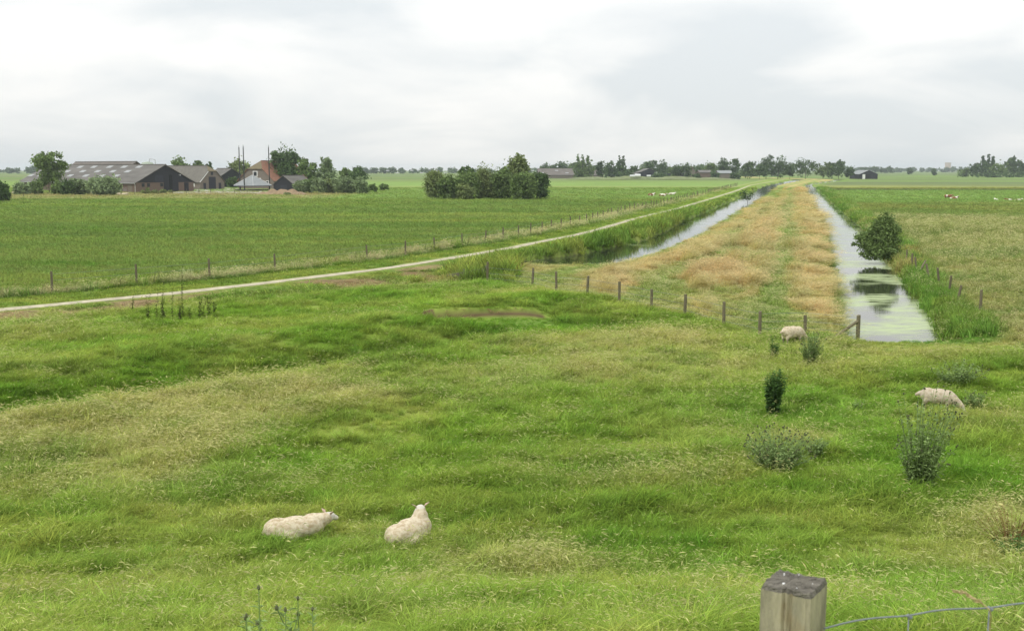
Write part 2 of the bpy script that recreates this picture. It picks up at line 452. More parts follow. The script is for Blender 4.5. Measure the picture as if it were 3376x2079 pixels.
def cover(x, y):
    """returns zone id, plant colour, dryness, lushness"""
    n = len(x)
    zone = np.full(n, 11)
    col = np.tile(C['dull'], (n, 1))
    dry, lush = np.zeros(n), np.zeros(n)
    dist = np.hypot(x, y)
    sL, sR = canal_s(x, y)
    yb = ybound(x)
    xp, xf = xpath(y), xfence(y)
    wob = (fbm(x / 7, y / 7, 31, 3) - 0.5)
    n_big = fbm(x / 9, y / 6, 41, 4)
    n_mid = fbm(x / 2.6, y / 1.8, 43, 3)
    n_str = fbm(x / 60, y / 9, 47, 4)
    past = y < yb + wob * 2.0
    # --- pasture
    dr = sstep(.48, .76, n_big) * .28 + sstep(.52, .78, n_mid) * .28
    lu = sstep(.5, .78, fbm(x / 2.2, y / 1.5, 59, 3)) * .75 + sstep(.55, .75, fbm(x / 7, y / 5, 61, 3)) * .35
    for cx, cy, r, a in DRYW:
        dr = dr + a * np.exp(-(((x - cx) / (r * 1.5)) ** 2 + ((y - cy) / (r * 1.2)) ** 2)) * (.6 + .8 * n_mid)
    for cx, cy, r, a in LUSHW:
        g = a * np.exp(-(((x - cx) / (r * 1.3)) ** 2 + ((y - cy) / r) ** 2))
        lu = lu + .75 * g
        dr = dr - .6 * g
    sd = swale_d(x, y)
    inw = np.exp(-(sd / 1.5) ** 2) * (1 - sstep(4, 7, x))
    lu, dr = lu + inw * .32, dr - inw * .6
    dr = dr + np.exp(-((sd + 3.0) / 1.6) ** 2) * (1 - sstep(-6, 0, x)) * .45
    dr = dr + np.exp(-((yb - y) / 1.6) ** 2) * .28
    dr = dr + .22 * (1 - sstep(13, 18, y))
    dr, lu = np.clip(dr, 0, 1), np.clip(lu, 0, 1)
    pc = lerp(C['green'], C['yellow'], sstep(.3, .7, fbm(x / 4, y / 4, 71, 3)) * .75)
    pc = lerp(pc, C['fresh'], sstep(.45, .7, fbm(x / 8, y / 6, 73, 3)) * .6)
    pc = lerp(pc, C['straw'], dr * .55)
    pc = lerp(pc, C['dark'], lu * .55)
    zone[past] = 0
    col[past] = pc[past]
    dry[past], lush[past] = dr[past], lu[past]
    rest = ~past
    # --- left meadow and the fields beyond
    ml = rest & (x < xf - 0.9)
    c = lerp(C['meadow'], C['meadow2'], sstep(.3, .7, n_str))
    c = lerp(c, C['yellow'], sstep(.5, .75, fbm(x / 34, y / 7, 85, 4)) * .38)
    c = lerp(c, C['dark'], sstep(.55, .8, fbm(x / 30, y / 5, 87, 4)) * .35)
    c = lerp(c, C['dark'], sstep(.62, .8, fbm(x / 5, y / 4, 83, 3)) * .35)
    k = sstep(FIELD_Y[0] - 6, FIELD_Y[0] + 4, y + wob * 10)
    och = k * (1 - sstep(FIELD_Y[2] - 5, FIELD_Y[2] + 8, y)) * (1 - sstep(-52, -40, x))
    br = lerp(C['bright'], C['meadow2'], sstep(.45, .7, fbm(x / 90, y / 14, 89, 3)) * .7)
    c = lerp(c, br, k)
    c = lerp(c, C['ochre'], och * (.35 + .65 * sstep(.35, .6, n_str)))
    c = lerp(c, C['dull'], sstep(FIELD_Y[4], FIELD_Y[5], y) * .75)
    strip = sstep(.66, .72, vnoise(x * 0 + 3.3, y / 16, 97)) * sstep(300, 420, y)
    c = lerp(c, C['olive'], strip * .6)
    c = lerp(c, C['dark'], sstep(.60, .66, vnoise(x * 0 + 5.1, y / 11, 98)) * sstep(320, 440, y) * .45)
    col[ml] = c[ml]; zone[ml] = 1
    mv = rest & (x >= xf - 0.9) & (x < xf + 1.1)
    c = lerp(C['dusty'], C['tangreen'], sstep(.4, .6, n_mid))
    c = lerp(c, C['dark'], sstep(0.1, 0.9, x - xf) * .75)
    col[mv] = c[mv]; zone[mv] = 2
    mp_ = rest & (x >= xf + 1.1) & (x < xp + 0.85)
    c = lerp(C['verge'], C['yellow'], sstep(.4, .65, n_mid) * .6)
    col[mp_] = c[mp_]; zone[mp_] = 4
    onp = rest & (np.abs(x - xp) < 0.85 * np.sqrt(1 + 1.0))
    mb = rest & (x >= xp + 0.85) & (x < xLr(y)) & (y >= yL0 - 14) 
    so = (1 - sstep(-7, -2, x)) 
    c = lerp(C['reed'], C['yellow'], sstep(.40, .65, n_mid) * .65)
    c = lerp(c, C['lush'], sstep(.5, .7, n_big) * .6)
    mixso = so * sstep(.44, .62, fbm(x / 2.2, y / 2.2, 101, 3) + .10 * sstep(1.0, 2.5, x - xp))
    c = lerp(c, C['hay'], mixso * .9)
    c = lerp(c, C['verge'], (1 - sstep(.9, 1.8, x - xp)) * .8)
    m5 = rest & (x >= xp + 0.85) & (x < np.maximum(xLl(y), xp + 1.5))
    m5 = m5 | (rest & (x >= xp + .85) & (y < yL0) & (x < 0))
    col[m5] = c[m5]; zone[m5] = 5
    dry[m5] = mixso[m5]
    # --- island between the two canals
    mi = rest & (x >= np.where(y < yL0, np.minimum(0.0, xLr(y)), xLr(y))) & (x < np.where(y < yR0, 15.0, xRl(y))) & ~m5
    wI = np.maximum(xRl(np.maximum(y, yR0)) - xLr(y), 1)
    tI = (x - xLr(y)) / wI
    tJ = tI + .03 * (fbm(x * 0 + 1.5, y / 22, 191, 2) - .5)
    wbl = .5 * (fbm(x * 0 + 1.5, y / 9, 193, 2) - .5)
    tr = np.exp(-((x - xlane1(y) + wbl) / 1.3) ** 2) * 1.15 + np.exp(-((x - xlane2(y) + wbl) / 1.3) ** 2) * .9 + np.exp(-((x - xLr(y)) / 2.2) ** 2) * .8
    nI = fbm(x / 2.2, y / 4.5, 107, 4)
    tn = np.clip(sstep(.34, .64, nI) - tr * (.35 + .6 * sstep(.2, .6, fbm(x / 3, y / 9, 109, 2))) - .5 * sstep(.5, .7, fbm(x / 5, y / 9, 111, 3)) + .06, 0, 1)
    tn = tn * (.35 + .65 * sstep(0, 8, y - yb)) * (.25 + .75 * sstep(2, 9, x - .06 * (y - 60)))
    c = lerp(C['tangreen'], C['tan'], tn)
    c = lerp(c, C['rust'], sstep(.5, .7, fbm(x / 6, y / 14, 113, 3)) * .35 * tn)
    c = lerp(c, C['lush'], np.clip(tr - tn, 0, 1) * .6)
    edge = np.clip(1 - np.abs(xRl(y) - x) / .9, 0, 1) * (y > yR0)
    c = lerp(c, C['reed'], sstep(0, .5, edge))
    col[mi] = c[mi]; zone[mi] = 6
    dry[mi] = tn[mi]
    # --- right bank and right meadow
    mr = rest & (x >= np.where(y < yR0, 15.0, xRr(y)))
    dR = x - xRr(y)
    c = lerp(C['olive'], C['tangreen'], sstep(.35, .65, n_str))
    c = lerp(c, C['rust'], sstep(.52, .72, fbm(x / 6, y / 5, 127, 3)) * .42 * (1 - sstep(60, 130, y)))
    c = lerp(c, C['meadow'], sstep(.45, .65, fbm(x / 14, y / 10, 131, 3)) * .5 + .28)
    c = lerp(c, C['tan'], sstep(.4, .7, fbm(x / 3.5, y / 3, 133, 3)) * .30 * (1 - sstep(50, 85, y)))
    y1, y2, y3, y4 = (ad(2300, v)[1] for v in (487, 456, 447, 437))
    c = lerp(c, C['bright'], sstep(y1 - 4, y1 + 6, y + wob * 12))
    c = lerp(c, lerp(C['olive'], C['dull'], sstep(.4, .6, vnoise(x / 300, y / 22, 137))), sstep(y2 - 10, y2 + 10, y))
    c = lerp(c, lerp(C['dull'], C['meadow'], sstep(.4, .6, vnoise(x / 300, y / 40, 139))), sstep(y3, y4, y))
    bl = 1 - sstep(1.4, 2.6 + y * .012, dR + wob * 1.5)
    cb = lerp(C['lush'], C['reed'], sstep(.4, .6, n_mid))
    cb = lerp(cb, C['tan'], sstep(.58, .7, n_big) * .4)
    c = lerp(c, cb, bl)
    col[mr] = c[mr]; zone[mr] = 8
    zone[mr & (bl > .5)] = 7
    zone[mr & (y < yR0 + .3) & (x < 20.5)] = 0
    zone[onp] = 3
    # --- bare earth of the cut
    e = np.exp(-(((x - scar.x) / 2.9) ** 8)) * (np.abs(y - scar.y + .02) < .22 + .34 * (n_mid - .5))
    ms = past & (e > .4)
    col[ms] = C['soil']; zone[ms] = 12
    zone[np.maximum(sL, sR) > -0.12] = 9
    return zone, col, dry, lush

# ------------------------------------------------------------------ ground
def ground():
    fine = np.radians(np.arange(-34, 34.01, 0.22))
    coarse = np.radians(np.concatenate([np.arange(-180, -34, 4.0), ]))
    coarse2 = np.radians(np.arange(38, 180, 4.0))
    ang = np.concatenate([coarse, fine, coarse2])
    rad = [1.2, 2.5, 4, 6, 8]
    while rad[-1] < 900: rad.append(rad[-1] * 1.0072)
    while rad[-1] < 6000: rad.append(rad[-1] * 1.05)
    rad = np.array(rad)
    A, Rr = np.meshgrid(ang, rad)
    X, Y = (Rr * np.sin(A)).ravel(), (Rr * np.cos(A)).ravel()
    Z = height(X, Y)
    na, nr = len(ang), len(rad)
    V = np.column_stack([X, Y, Z])
    V = np.vstack([V, [[0, 0, float(height(np.array([0.0]), np.array([0.0]))[0])]]])
    i, j = np.meshgrid(np.arange(nr - 1), np.arange(na), indexing='ij')
    j2 = (j + 1) % na
    q = np.stack([i * na + j, i * na + j2, (i + 1) * na + j2, (i + 1) * na + j], -1).reshape(-1, 4)[:, ::-1]
    nv, nq = len(V), len(q)
    tri = np.array([[nv - 1, (k + 1) % na, k] for k in range(na)])[:, ::-1]
    tri = tri[:, ::-1]
    me = bpy.data.meshes.new('ground')
    me.vertices.add(nv)
    me.vertices.foreach_set('co', V.astype(np.float32).ravel())
    loops = np.concatenate([q.ravel(), tri.ravel()]).astype(np.int32)
    me.loops.add(len(loops))
    me.loops.foreach_set('vertex_index', loops)
    me.polygons.add(nq + len(tri))
    st = np.concatenate([np.arange(nq) * 4, nq * 4 + np.arange(len(tri)) * 3]).astype(np.int32)
    me.polygons.foreach_set('loop_start', st)
    me.polygons.foreach_set('use_smooth', np.ones(nq + len(tri), dtype=bool))
    me.update(calc_edges=True)
    me.validate()
    zone, col, dry, lush = cover(V[:, 0], V[:, 1])
    mud = (zone == 9)
    col[mud] = col[mud] * 0 + np.array((0.07, 0.065, 0.04))
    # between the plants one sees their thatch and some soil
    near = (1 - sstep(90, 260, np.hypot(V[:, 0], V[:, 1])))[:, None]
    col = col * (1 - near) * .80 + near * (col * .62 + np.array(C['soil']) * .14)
    a = me.color_attributes.new('cover', 'FLOAT_COLOR', 'POINT')
    a.data.foreach_set('color', np.column_stack([col, np.ones(nv)]).astype(np.float32).ravel())
    m = bpy.data.materials.new('ground_cover')
    m.use_nodes = True
    t = m.node_tree
    b = t.nodes['Principled BSDF']
    b.inputs['Roughness'].default_value = 0.95
    b.inputs['Specular IOR Level'].default_value = 0.08
    va = nd(t, 'ShaderNodeVertexColor', layer_name='cover')
    tcn = nd(t, 'ShaderNodeTexCoord')
    def nz(scale, stretch, detail=5):
        mp = nd(t, 'ShaderNodeMapping')
        mp.inputs['Scale'].default_value = stretch
        t.links.new(tcn.outputs['Object'], mp.inputs[0])
        q_ = nd(t, 'ShaderNodeTexNoise')
        q_.inputs['Scale'].default_value = scale
        q_.inputs['Detail'].default_value = detail
        q_.inputs['Roughness'].default_value = 0.7
        t.links.new(mp.outputs[0], q_.inputs[0])
        return q_.outputs[0]
    s1 = nd(t, 'ShaderNodeMapRange'); s1.inputs['From Min'].default_value = .3; s1.inputs['From Max'].default_value = .7
    s1.inputs['To Min'].default_value = .74; s1.inputs['To Max'].default_value = 1.26
    t.links.new(nz(1.6, (1, 1, 1), 6), s1.inputs[0])
    s2 = nd(t, 'ShaderNodeMapRange'); s2.inputs['From Min'].default_value = .3; s2.inputs['From Max'].default_value = .7
    s2.inputs['To Min'].default_value = .78; s2.inputs['To Max'].default_value = 1.22
    t.links.new(nz(.12, (.5, 1, 1), 6), s2.inputs[0])
    mm = nd(t, 'ShaderNodeMath', operation='MULTIPLY')
    t.links.new(s1.outputs[0], mm.inputs[0]); t.links.new(s2.outputs[0], mm.inputs[1])
    vs = nd(t, 'ShaderNodeVectorMath', operation='SCALE')
    t.links.new(va.outputs[0], vs.inputs[0]); t.links.new(mm.outputs[0], vs.inputs['Scale'])
    t.links.new(vs.outputs[0], b.inputs['Base Color'])
    o = new_obj('ground', me, mats=[m])
    tag(o, 'flat green polder pasture and fields reaching to the horizon', kind='structure')
    return o
ground()

# ------------------------------------------------------------------ water
def strip_mesh(name, left, right, z, mat, label):
    V, Fc = [], []
    for (a, b) in zip(left, right):
        V += [(a[0], a[1], z), (b[0], b[1], z)]
    for i in range(len(left) - 1):
        Fc.append((2*i, 2*i+1, 2*i+3, 2*i+2))
    o = new_obj(name, mesh_np(name, V, Fc), mats=[mat])
    return tag(o, label, kind='structure')
def water_material(name, duck_amount, seed):
    m = bpy.data.materials.new(name)
    m.use_nodes = True
    t = m.node_tree
    b = t.nodes['Principled BSDF']
    b.inputs['Base Color'].default_value = (0.030, 0.036, 0.022, 1)
    b.inputs['Roughness'].default_value = 0.04
    b.inputs['IOR'].default_value = 1.33
    b.inputs['Specular IOR Level'].default_value = 0.75
    tcn = nd(t, 'ShaderNodeTexCoord')
    def nz(scale, stretch, detail, loc=(0, 0, 0)):
        mp = nd(t, 'ShaderNodeMapping')
        mp.inputs['Scale'].default_value = stretch
        mp.inputs['Location'].default_value = loc
        t.links.new(tcn.outputs['Object'], mp.inputs[0])
        q = nd(t, 'ShaderNodeTexNoise')
        q.inputs['Scale'].default_value = scale
        q.inputs['Detail'].default_value = detail
        t.links.new(mp.outputs[0], q.inputs[0])
        return q.outputs[0]
    bp = nd(t, 'ShaderNodeBump')
    bp.inputs['Strength'].default_value = 0.12
    bp.inputs['Distance'].default_value = 0.02
    t.links.new(nz(1.2, (1.0, 3.0, 1), 3), bp.inputs['Height'])
    t.links.new(bp.outputs[0], b.inputs['Normal'])
    dk = nd(t, 'ShaderNodeBsdfPrincipled')
    dk.inputs['Base Color'].default_value = (0.36, 0.44, 0.20, 1)
    dk.inputs['Roughness'].default_value = 0.55
    r1 = nd(t, 'ShaderNodeValToRGB')
    r1.color_ramp.elements[0].position = 0.5 - duck_amount
    r1.color_ramp.elements[1].position = 0.5 - duck_amount + 0.10
    t.links.new(nz(0.16, (1.0, 0.9, 1), 4, (seed, seed * 2, 0)), r1.inputs[0])
    r2 = nd(t, 'ShaderNodeValToRGB')
    r2.color_ramp.elements[0].position = 0.36
    r2.color_ramp.elements[1].position = 0.50
    t.links.new(nz(1.3, (0.5, 2.6, 1), 8, (seed, 3, 0)), r2.inputs[0])
    mu = nd(t, 'ShaderNodeMath', operation='MULTIPLY')
    t.links.new(r1.outputs[0], mu.inputs[0]); t.links.new(r2.outputs[0], mu.inputs[1])
    mu2 = nd(t, 'ShaderNodeMath', operation='MULTIPLY')
    t.links.new(mu.outputs[0], mu2.inputs[0]); 
    sx_ = nd(t, 'ShaderNodeSeparateXYZ'); t.links.new(tcn.outputs['Object'], sx_.inputs[0])
    my_ = nd(t, 'ShaderNodeMapRange'); my_.inputs['From Min'].default_value = 70; my_.inputs['From Max'].default_value = 120      # the weed mat has drifted to the near end
    my_.inputs['To Min'].default_value = .85; my_.inputs['To Max'].default_value = .25
    t.links.new(sx_.outputs[1], my_.inputs[0]); t.links.new(my_.outputs[0], mu2.inputs[1])
    mx = nd(t, 'ShaderNodeMixShader')
    t.links.new(mu2.outputs[0], mx.inputs[0])
    t.links.new(b.outputs[0], mx.inputs[1]); t.links.new(dk.outputs[0], mx.inputs[2])
    t.links.new(mx.outputs[0], t.nodes['Material Output'].inputs[0])
    return m
def canal(name, fl, fr, y0, mat, label):
    ys = np.concatenate([np.linspace(y0 - 1.2, 200, 160), np.linspace(205, 763, 90)])
    L = [(float(fl(y)) - 1.0, float(y)) for y in ys]
    Rr = [(float(fr(y)) + 1.0, float(y)) for y in ys]
    return strip_mesh(name, L, Rr, WATER, mat, label)
canal('canal_water', xLl, xLr, yL0, water_material('water_open', -0.08, 2.0), 'grey reflecting canal between the shell path and the tan grass strip')
canal('ditch_water', xRl, xRr, yR0, water_material('water_duckweed', 0.06, 5.3), 'pale duckweed-covered ditch right of the tan grass strip')

# ------------------------------------------------------------------ shell path
def path():
    P = [Vector((p[0], p[1], 0)) for p in sorted(PATH, key=lambda p: p[1])]
    D = []
    for a, b in zip(P[:-1], P[1:]):
        n = max(2, int((b - a).length / 1.2))
        D += [a.lerp(b, k / n) for k in range(n)]
    # round the corners a little
    A = np.array([p[:2] for p in D])
    for _ in range(30):
        A[1:-1] = .5 * A[1:-1] + .25 * (A[:-2] + A[2:])
    V, Fc = [], []
    for i in range(len(A)):
        d = A[min(i + 1, len(A) - 1)] - A[max(i - 1, 0)]
        d = d / np.linalg.norm(d)
        nrm = np.array((d[1], -d[0]))
        wv = 0.46 + 0.26 * (float(vnoise(np.array([i * .31]), np.array([2.5]), 77)[0]) - .5) + 0.16 * (float(vnoise(np.array([i * 1.3]), np.array([7.5]), 78)[0]) - .5)
        for s in (-1, -.45, .45, 1):
            q = A[i] + nrm * wv * s
            z = float(height(np.array([q[0]]), np.array([q[1]]))[0])
            V.append((q[0], q[1], z + (0.075 if abs(s) < 1 else 0.015)))
    for i in range(len(A) - 1):
        for k in range(3):
            Fc.append((4*i+k, 4*i+k+1, 4*i+k+5, 4*i+k+4))
    m = material('crushed_shells', (0.43, 0.39, 0.28), 0.95, 0.28, 1.6, 0.4, 20, spec=0.1)
    o = new_obj('path', mesh_np('path', V, Fc, True), mats=[m])
    tag(o, 'narrow pale shell path curving away beside the canal', kind='structure')
path()

# ------------------------------------------------------------------ grass: tuft prototypes, scattered as stuff
PROTO = bpy.data.collections.new('tufts')
def tuft(idx, nb, rad, h0, h1, wid, droop, heads=0, hh=(0, 0), hl=.06, hw=.012, lean=.25, seed=0):
    rg = random.Random(1000 + idx * 31 + seed)
    V, Fc, mi = [], [], []
    def blade(p, az, L, wd, dr, m, taper=True):
        b = len(V)
        ca, sa = math.cos(az), math.sin(az)
        tw = rg.uniform(-.6, .6)
        sx, sy = -math.sin(az + tw), math.cos(az + tw)
        tip = None
        for t in (0.0, .4, .75, 1.0):
            h = L * dr * t * t
            z = L * (t - .45 * dr * t * t)
            wx = lean * L * t * t
            cx, cy, cz = p[0] + ca * h + wx, p[1] + sa * h, z
            ww = wd * (1 - t * t) * .5 if taper else wd * .5
            if t < 1:
                V.append((cx - sx * ww, cy - sy * ww, cz)); V.append((cx + sx * ww, cy + sy * ww, cz))
            else:
                V.append((cx, cy, cz)); tip = (cx, cy, cz)
        Fc.extend([(b, b+1, b+3, b+2), (b+2, b+3, b+5, b+4), (b+4, b+5, b+6)])
        mi.extend([m] * 3)
        return tip
    for i in range(nb):
        r, a = rad * math.sqrt(rg.random()), rg.uniform(0, 6.283)
        blade((r * math.cos(a), r * math.sin(a)), rg.uniform(0, 6.283), rg.uniform(h0, h1), wid * rg.uniform(.6, 1.3), droop * rg.uniform(.4, 1.5), 0)
    for i in range(heads):
        r, a = rad * math.sqrt(rg.random()), rg.uniform(0, 6.283)
        L = rg.uniform(*hh)
        az = rg.gauss(0, .9)
        tp = blade((r * math.cos(a), r * math.sin(a)), az, L, wid * .45, .55 * rg.uniform(.5, 1.5), 0)
        b = len(V)
        ln, q = hl * rg.uniform(.6, 1.3), hw * rg.uniform(.7, 1.3)
        dx, dy, dz = math.cos(az) * .75 + .35, math.sin(az) * .75, rg.uniform(-.35, .45)
        nrm = math.sqrt(dx*dx + dy*dy + dz*dz)
        dx, dy, dz = dx/nrm*ln, dy/nrm*ln, dz/nrm*ln
        V.extend([tp, (tp[0]+dx*.45-q*.7, tp[1]+dy*.45+q*.7, tp[2]+dz*.45), (tp[0]+dx*.45+q*.7, tp[1]+dy*.45-q*.7, tp[2]+dz*.45),
                  (tp[0]+dx*.45, tp[1]+dy*.45, tp[2]+dz*.45+q), (tp[0]+dx, tp[1]+dy, tp[2]+dz - ln*.12)])
        Fc.extend([(b, b+1, b+3), (b, b+3, b+2), (b+1, b+4, b+3), (b+3, b+4, b+2), (b, b+2, b+1), (b+1, b+2, b+4)])
        mi.extend([1] * 6)
    me = mesh_np('tuft_%02d' % idx, V, Fc, False, mi)
    o = bpy.data.objects.new('tuft_%02d' % idx, me)
    me.materials.append(M['blade']); me.materials.append(M['head'])
    PROTO.objects.link(o)
KINDS = {}
def kinds(name, n, *a, **k):
    KINDS[name] = []
    for i in range(n):
        idx = sum(len(v) for v in KINDS.values())
        tuft(idx, *a, seed=i, **k)
        KINDS[name].append(idx)
kinds('short', 3, 85, .17, .07, .17, .009, .8)
kinds('mid', 4, 62, .20, .16, .40, .012, 1.15)
kinds('seed', 4, 56, .20, .16, .38, .012, 1.1, heads=4, hh=(.26, .42), hl=.07, hw=.007)
kinds('dryseed', 3, 52, .20, .16, .36, .010, .9, heads=11, hh=(.28, .48), hl=.085, hw=.008)
kinds('lush', 3, 50, .20, .22, .50, .016, 1.0)
kinds('tussock', 4, 110, .15, .28, .55, .013, 1.25, heads=2, hh=(.4, .55), hl=.08, hw=.008)
kinds('stalk', 3, 30, .22, .14, .30, .011, .9, heads=9, hh=(.45, .75), hl=.10, hw=.009)
kinds('reedy', 2, 38, .26, .55, 1.05, .026, .45)
kinds('c_short', 2, 38, .42, .10, .22, .034, .9)
kinds('c_mid', 2, 36, .42, .20, .42, .036, .9)
kinds('c_tan', 3, 34, .38, .20, .45, .024, .7, heads=34, hh=(.40, .72), hl=.14, hw=.016)
kinds('c_plume', 4, 40, .36, .30, .62, .022, .8, heads=62, hh=(.50, .95), hl=.17, hw=.016, lean=.35)
kinds('c_seed', 2, 34, .36, .25, .50, .026, .9, heads=16, hh=(.45, .75), hl=.17, hw=.016, lean=.6)
kinds('c_reed', 2, 34, .42, .50, .95, .045, .5)

NG = bpy.data.node_groups.new('scatter', 'GeometryNodeTree')
NG.interface.new_socket('Geometry', in_out='INPUT', socket_type='NodeSocketGeometry')
NG.interface.new_socket('Geometry', in_out='OUTPUT', socket_type='NodeSocketGeometry')
gi, go = nd(NG, 'NodeGroupInput'), nd(NG, 'NodeGroupOutput')
ci = nd(NG, 'GeometryNodeCollectionInfo')
ci.inputs['Collection'].default_value = PROTO
ci.inputs['Separate Children'].default_value = True
ci.inputs['Reset Children'].default_value = True
iop = nd(NG, 'GeometryNodeInstanceOnPoints')
iop.inputs['Pick Instance'].default_value = True
def named(n, typ):
    q = nd(NG, 'GeometryNodeInputNamedAttribute', data_type=typ)
    q.inputs['Name'].default_value = n
    return q.outputs[0]
e2r = nd(NG, 'FunctionNodeEulerToRotation')
NG.links.new(gi.outputs[0], iop.inputs['Points'])
NG.links.new(ci.outputs[0], iop.inputs['Instance'])
NG.links.new(named('kind', 'INT'), iop.inputs['Instance Index'])
NG.links.new(named('rot', 'FLOAT_VECTOR'), e2r.inputs[0])
NG.links.new(e2r.outputs[0], iop.inputs['Rotation'])
NG.links.new(named('scl', 'FLOAT_VECTOR'), iop.inputs['Scale'])
NG.links.new(iop.outputs[0], go.inputs[0])

KEEP_OUT = []      # (x, y, rx, ry, angle): under the animals
def scatter_points():
    out = []
    bands = [(10.5, 16, 75), (16, 24, 58), (24, 36, 34), (36, 52, 20), (52, 75, 11), (75, 110, 6.5), (110, 170, 3.2), (170, 260, 1.3), (260, 420, .35)]
    for y0, y1, dens in bands:
        hw = .60
        area = hw * (y1 * y1 - y0 * y0)
        n = int(area * dens)
        y = np.sqrt(RNG.uniform(y0 * y0, y1 * y1, n))
        x = RNG.uniform(-1, 1, n) * hw * y
        out.append(np.column_stack([x, y]))
    return np.vstack(out)
def grass():
    P = scatter_points()
    x, y = P[:, 0], P[:, 1]
    zone, col, dry, lush = cover(x, y)
    n = len(x)
    dist = np.hypot(x, y)
    u = RNG.random(n)
    kind = np.zeros(n, dtype=np.int32)
    scl = np.ones(n)
    bare = zone == 12
    zone = np.where(bare, 0, zone)
    keep = ~np.isin(zone, (3, 9)) & ~(bare & (RNG.random(n) < .55))
    coarse = dist > 58
    def pick(mask, name):
        k = KINDS[name]
        kind[mask] = np.array(k)[RNG.integers(0, len(k), int(mask.sum()))]
    grow = np.clip(dist / 58, 1, 3.2)
    # pasture
    z0 = zone == 0
    hz = fbm(x / 1.5, y / 1.1, 151, 3)
    short = z0 & (u < .45 - .35 * dry - .3 * lush)
    lus = z0 & ~short & (RNG.random(n) < lush * .55)
    dse = z0 & ~short & ~lus & (RNG.random(n) < dry * .75)
    sed = z0 & ~short & ~lus & ~dse & (RNG.random(n) < .10 + .45 * dry)
    mid = z0 & ~short & ~lus & ~dse & ~sed
    for mk, nm in ((short, 'short'), (lus, 'lush'), (dse, 'dryseed'), (sed, 'seed'), (mid, 'mid')):
        pick(mk, nm)
    tu = z0 & (RNG.random(n) < .05 * sstep(.42, .6, fbm(x / 4, y / 4, 171, 2))); pick(tu, 'tussock')
    stk = z0 & ~tu & (RNG.random(n) < .012 + .16 * dry); pick(stk, 'stalk')
    gz_ = sstep(.35, .65, fbm(x / 3.2, y / 2.4, 177, 3))
    hs_ = sstep(.40, .62, fbm(x / .9, y / .55, 179, 2))
    scl[z0] = ((.42 + .40 * hz + .36 * gz_ + .38 * hs_) * (1 + .2 * dry))[z0] * np.clip(.85 + .012 * (dist[z0] - 14), .85, 1.5)
    fr = z0 & (np.abs(x - scar.x) < 3.4) & (y > scar.y - 2.2) & (y < scar.y + .8)
    pick(fr, 'short'); scl[fr] = .7
    fe = (y > yR0 - 3.5) & (y < yR0 + .6) & (x > 13.5) & (x < 20.5)
    pick(fe & z0, 'short'); scl[fe & z0] = .8
    col[bare] = C['hay']; pick(bare, 'short'); scl[bare] = .55
    z = zone == 1
    pick(z, 'c_short'); z_ = z & (u < .35); pick(z_, 'c_mid')
    scl[z] = (.7 + .6 * hz[z]) * np.clip(dist[z] / 80, .8, 3.0)
    z = zone == 2
    pick(z, 'c_seed'); z_ = z & (u < .4); pick(z_, 'c_mid'); z_ = z & (u > .88); pick(z_, 'c_reed')
    scl[z] = np.clip(dist[z] / 90, .9, 2.0) * (.8 + .5 * hz[z])
    z = zone == 4
    pick(z, 'short'); z_ = z & coarse; pick(z_, 'c_short')
    scl[z] = np.clip(dist[z] / 80, .6, 1.8)
    z = zone == 5
    pick(z, 'c_reed'); z_ = z & (u < .45); pick(z_, 'c_mid')
    so = 1 - sstep(-7, -2, x)
    tall = sstep(.35, .65, fbm(x / 3, y / 3, 157, 3))
    scl[z] = (.75 + .95 * tall[z]) * (1 - .35 * so[z]) * np.clip(dist[z] / 110, 1, 1.6)
    z_ = z & ((dry > .45) | (x - xpath(y) < 1.3)); pick(z_, 'c_short'); scl[z_] = .8
    z = zone == 6
    pick(z, 'c_tan'); z_ = z & (RNG.random(n) < .30 + .45 * (1 - dry)); pick(z_, 'c_mid')
    cl6 = fbm(x / 1.7, y / 2.6, 163, 3)
    z_ = z & (cl6 > .48) & (dry > .38) & (u < .8); pick(z_, 'c_plume')
    scl[z] = (.7 + .55 * hz[z]) * np.clip(dist[z] / 75, .8, 2.4)
    zs = np.ones(n)
    q5 = zone == 5
    zs[q5] = ((.16 + .84 * sstep(2.0, 5.5, x - xpath(y))) * (1 - .55 * so))[q5]
    zs[z] = ((.28 + .72 * sstep(.5, 6.0, x - xLr(y))) * (.30 + .70 * sstep(.3, 4.5, xRl(y) - x)) * (.58 + .85 * sstep(.35, .65, cl6)) * (.55 + .45 * sstep(.1, .5, dry)))[z]          # lower growth towards the water
    z = zone == 7
    pick(z, 'c_mid'); z_ = z & (u < .45); pick(z_, 'c_reed'); z_ = z & (u > .88); pick(z_, 'c_tan')
    scl[z] = (.55 + .6 * hz[z]) * np.clip(dist[z] / 85, .8, 2.0)
    z = zone == 8
    pick(z, 'c_mid'); z_ = z & (u < .4); pick(z_, 'c_short'); z_ = z & (u > .68) & (dist < 170); pick(z_, 'c_seed')
    scl[z] = (.5 + .5 * hz[z]) * np.clip(dist[z] / 80, .75, 3.0)
    keep &= ~((zone == 11))
    sL, sR = canal_s(x, y)
    keep &= ~(np.isin(zone, (5, 6, 7, 8)) & (np.maximum(sL, sR) > -.08 - .38 * (scl - .7)))
    keep &= ~(np.isin(zone, (4, 5)) & (np.abs(x - xpath(y)) < .46 + .32 * scl + .25 * RNG.random(n)))
    for (kx, ky, rx, ry, an) in KEEP_OUT:
        c, s = math.cos(an), math.sin(an)
        dx, dy = (x - kx) * c + (y - ky) * s, -(x - kx) * s + (y - ky) * c
        keep &= ((dx / rx) ** 2 + (dy / ry) ** 2) > 1
    keep &= np.random.default_rng(3).random(n) < np.where((zone == 1) & (dist > 90), .8, 1)
    zz = height(x, y) - 0.01
    amp = np.where(zone == 1, .10, .20)
    var = (1 + amp * RNG.uniform(-1, 1, n))[:, None] * (1 + RNG.normal(0, .05, (n, 3)))
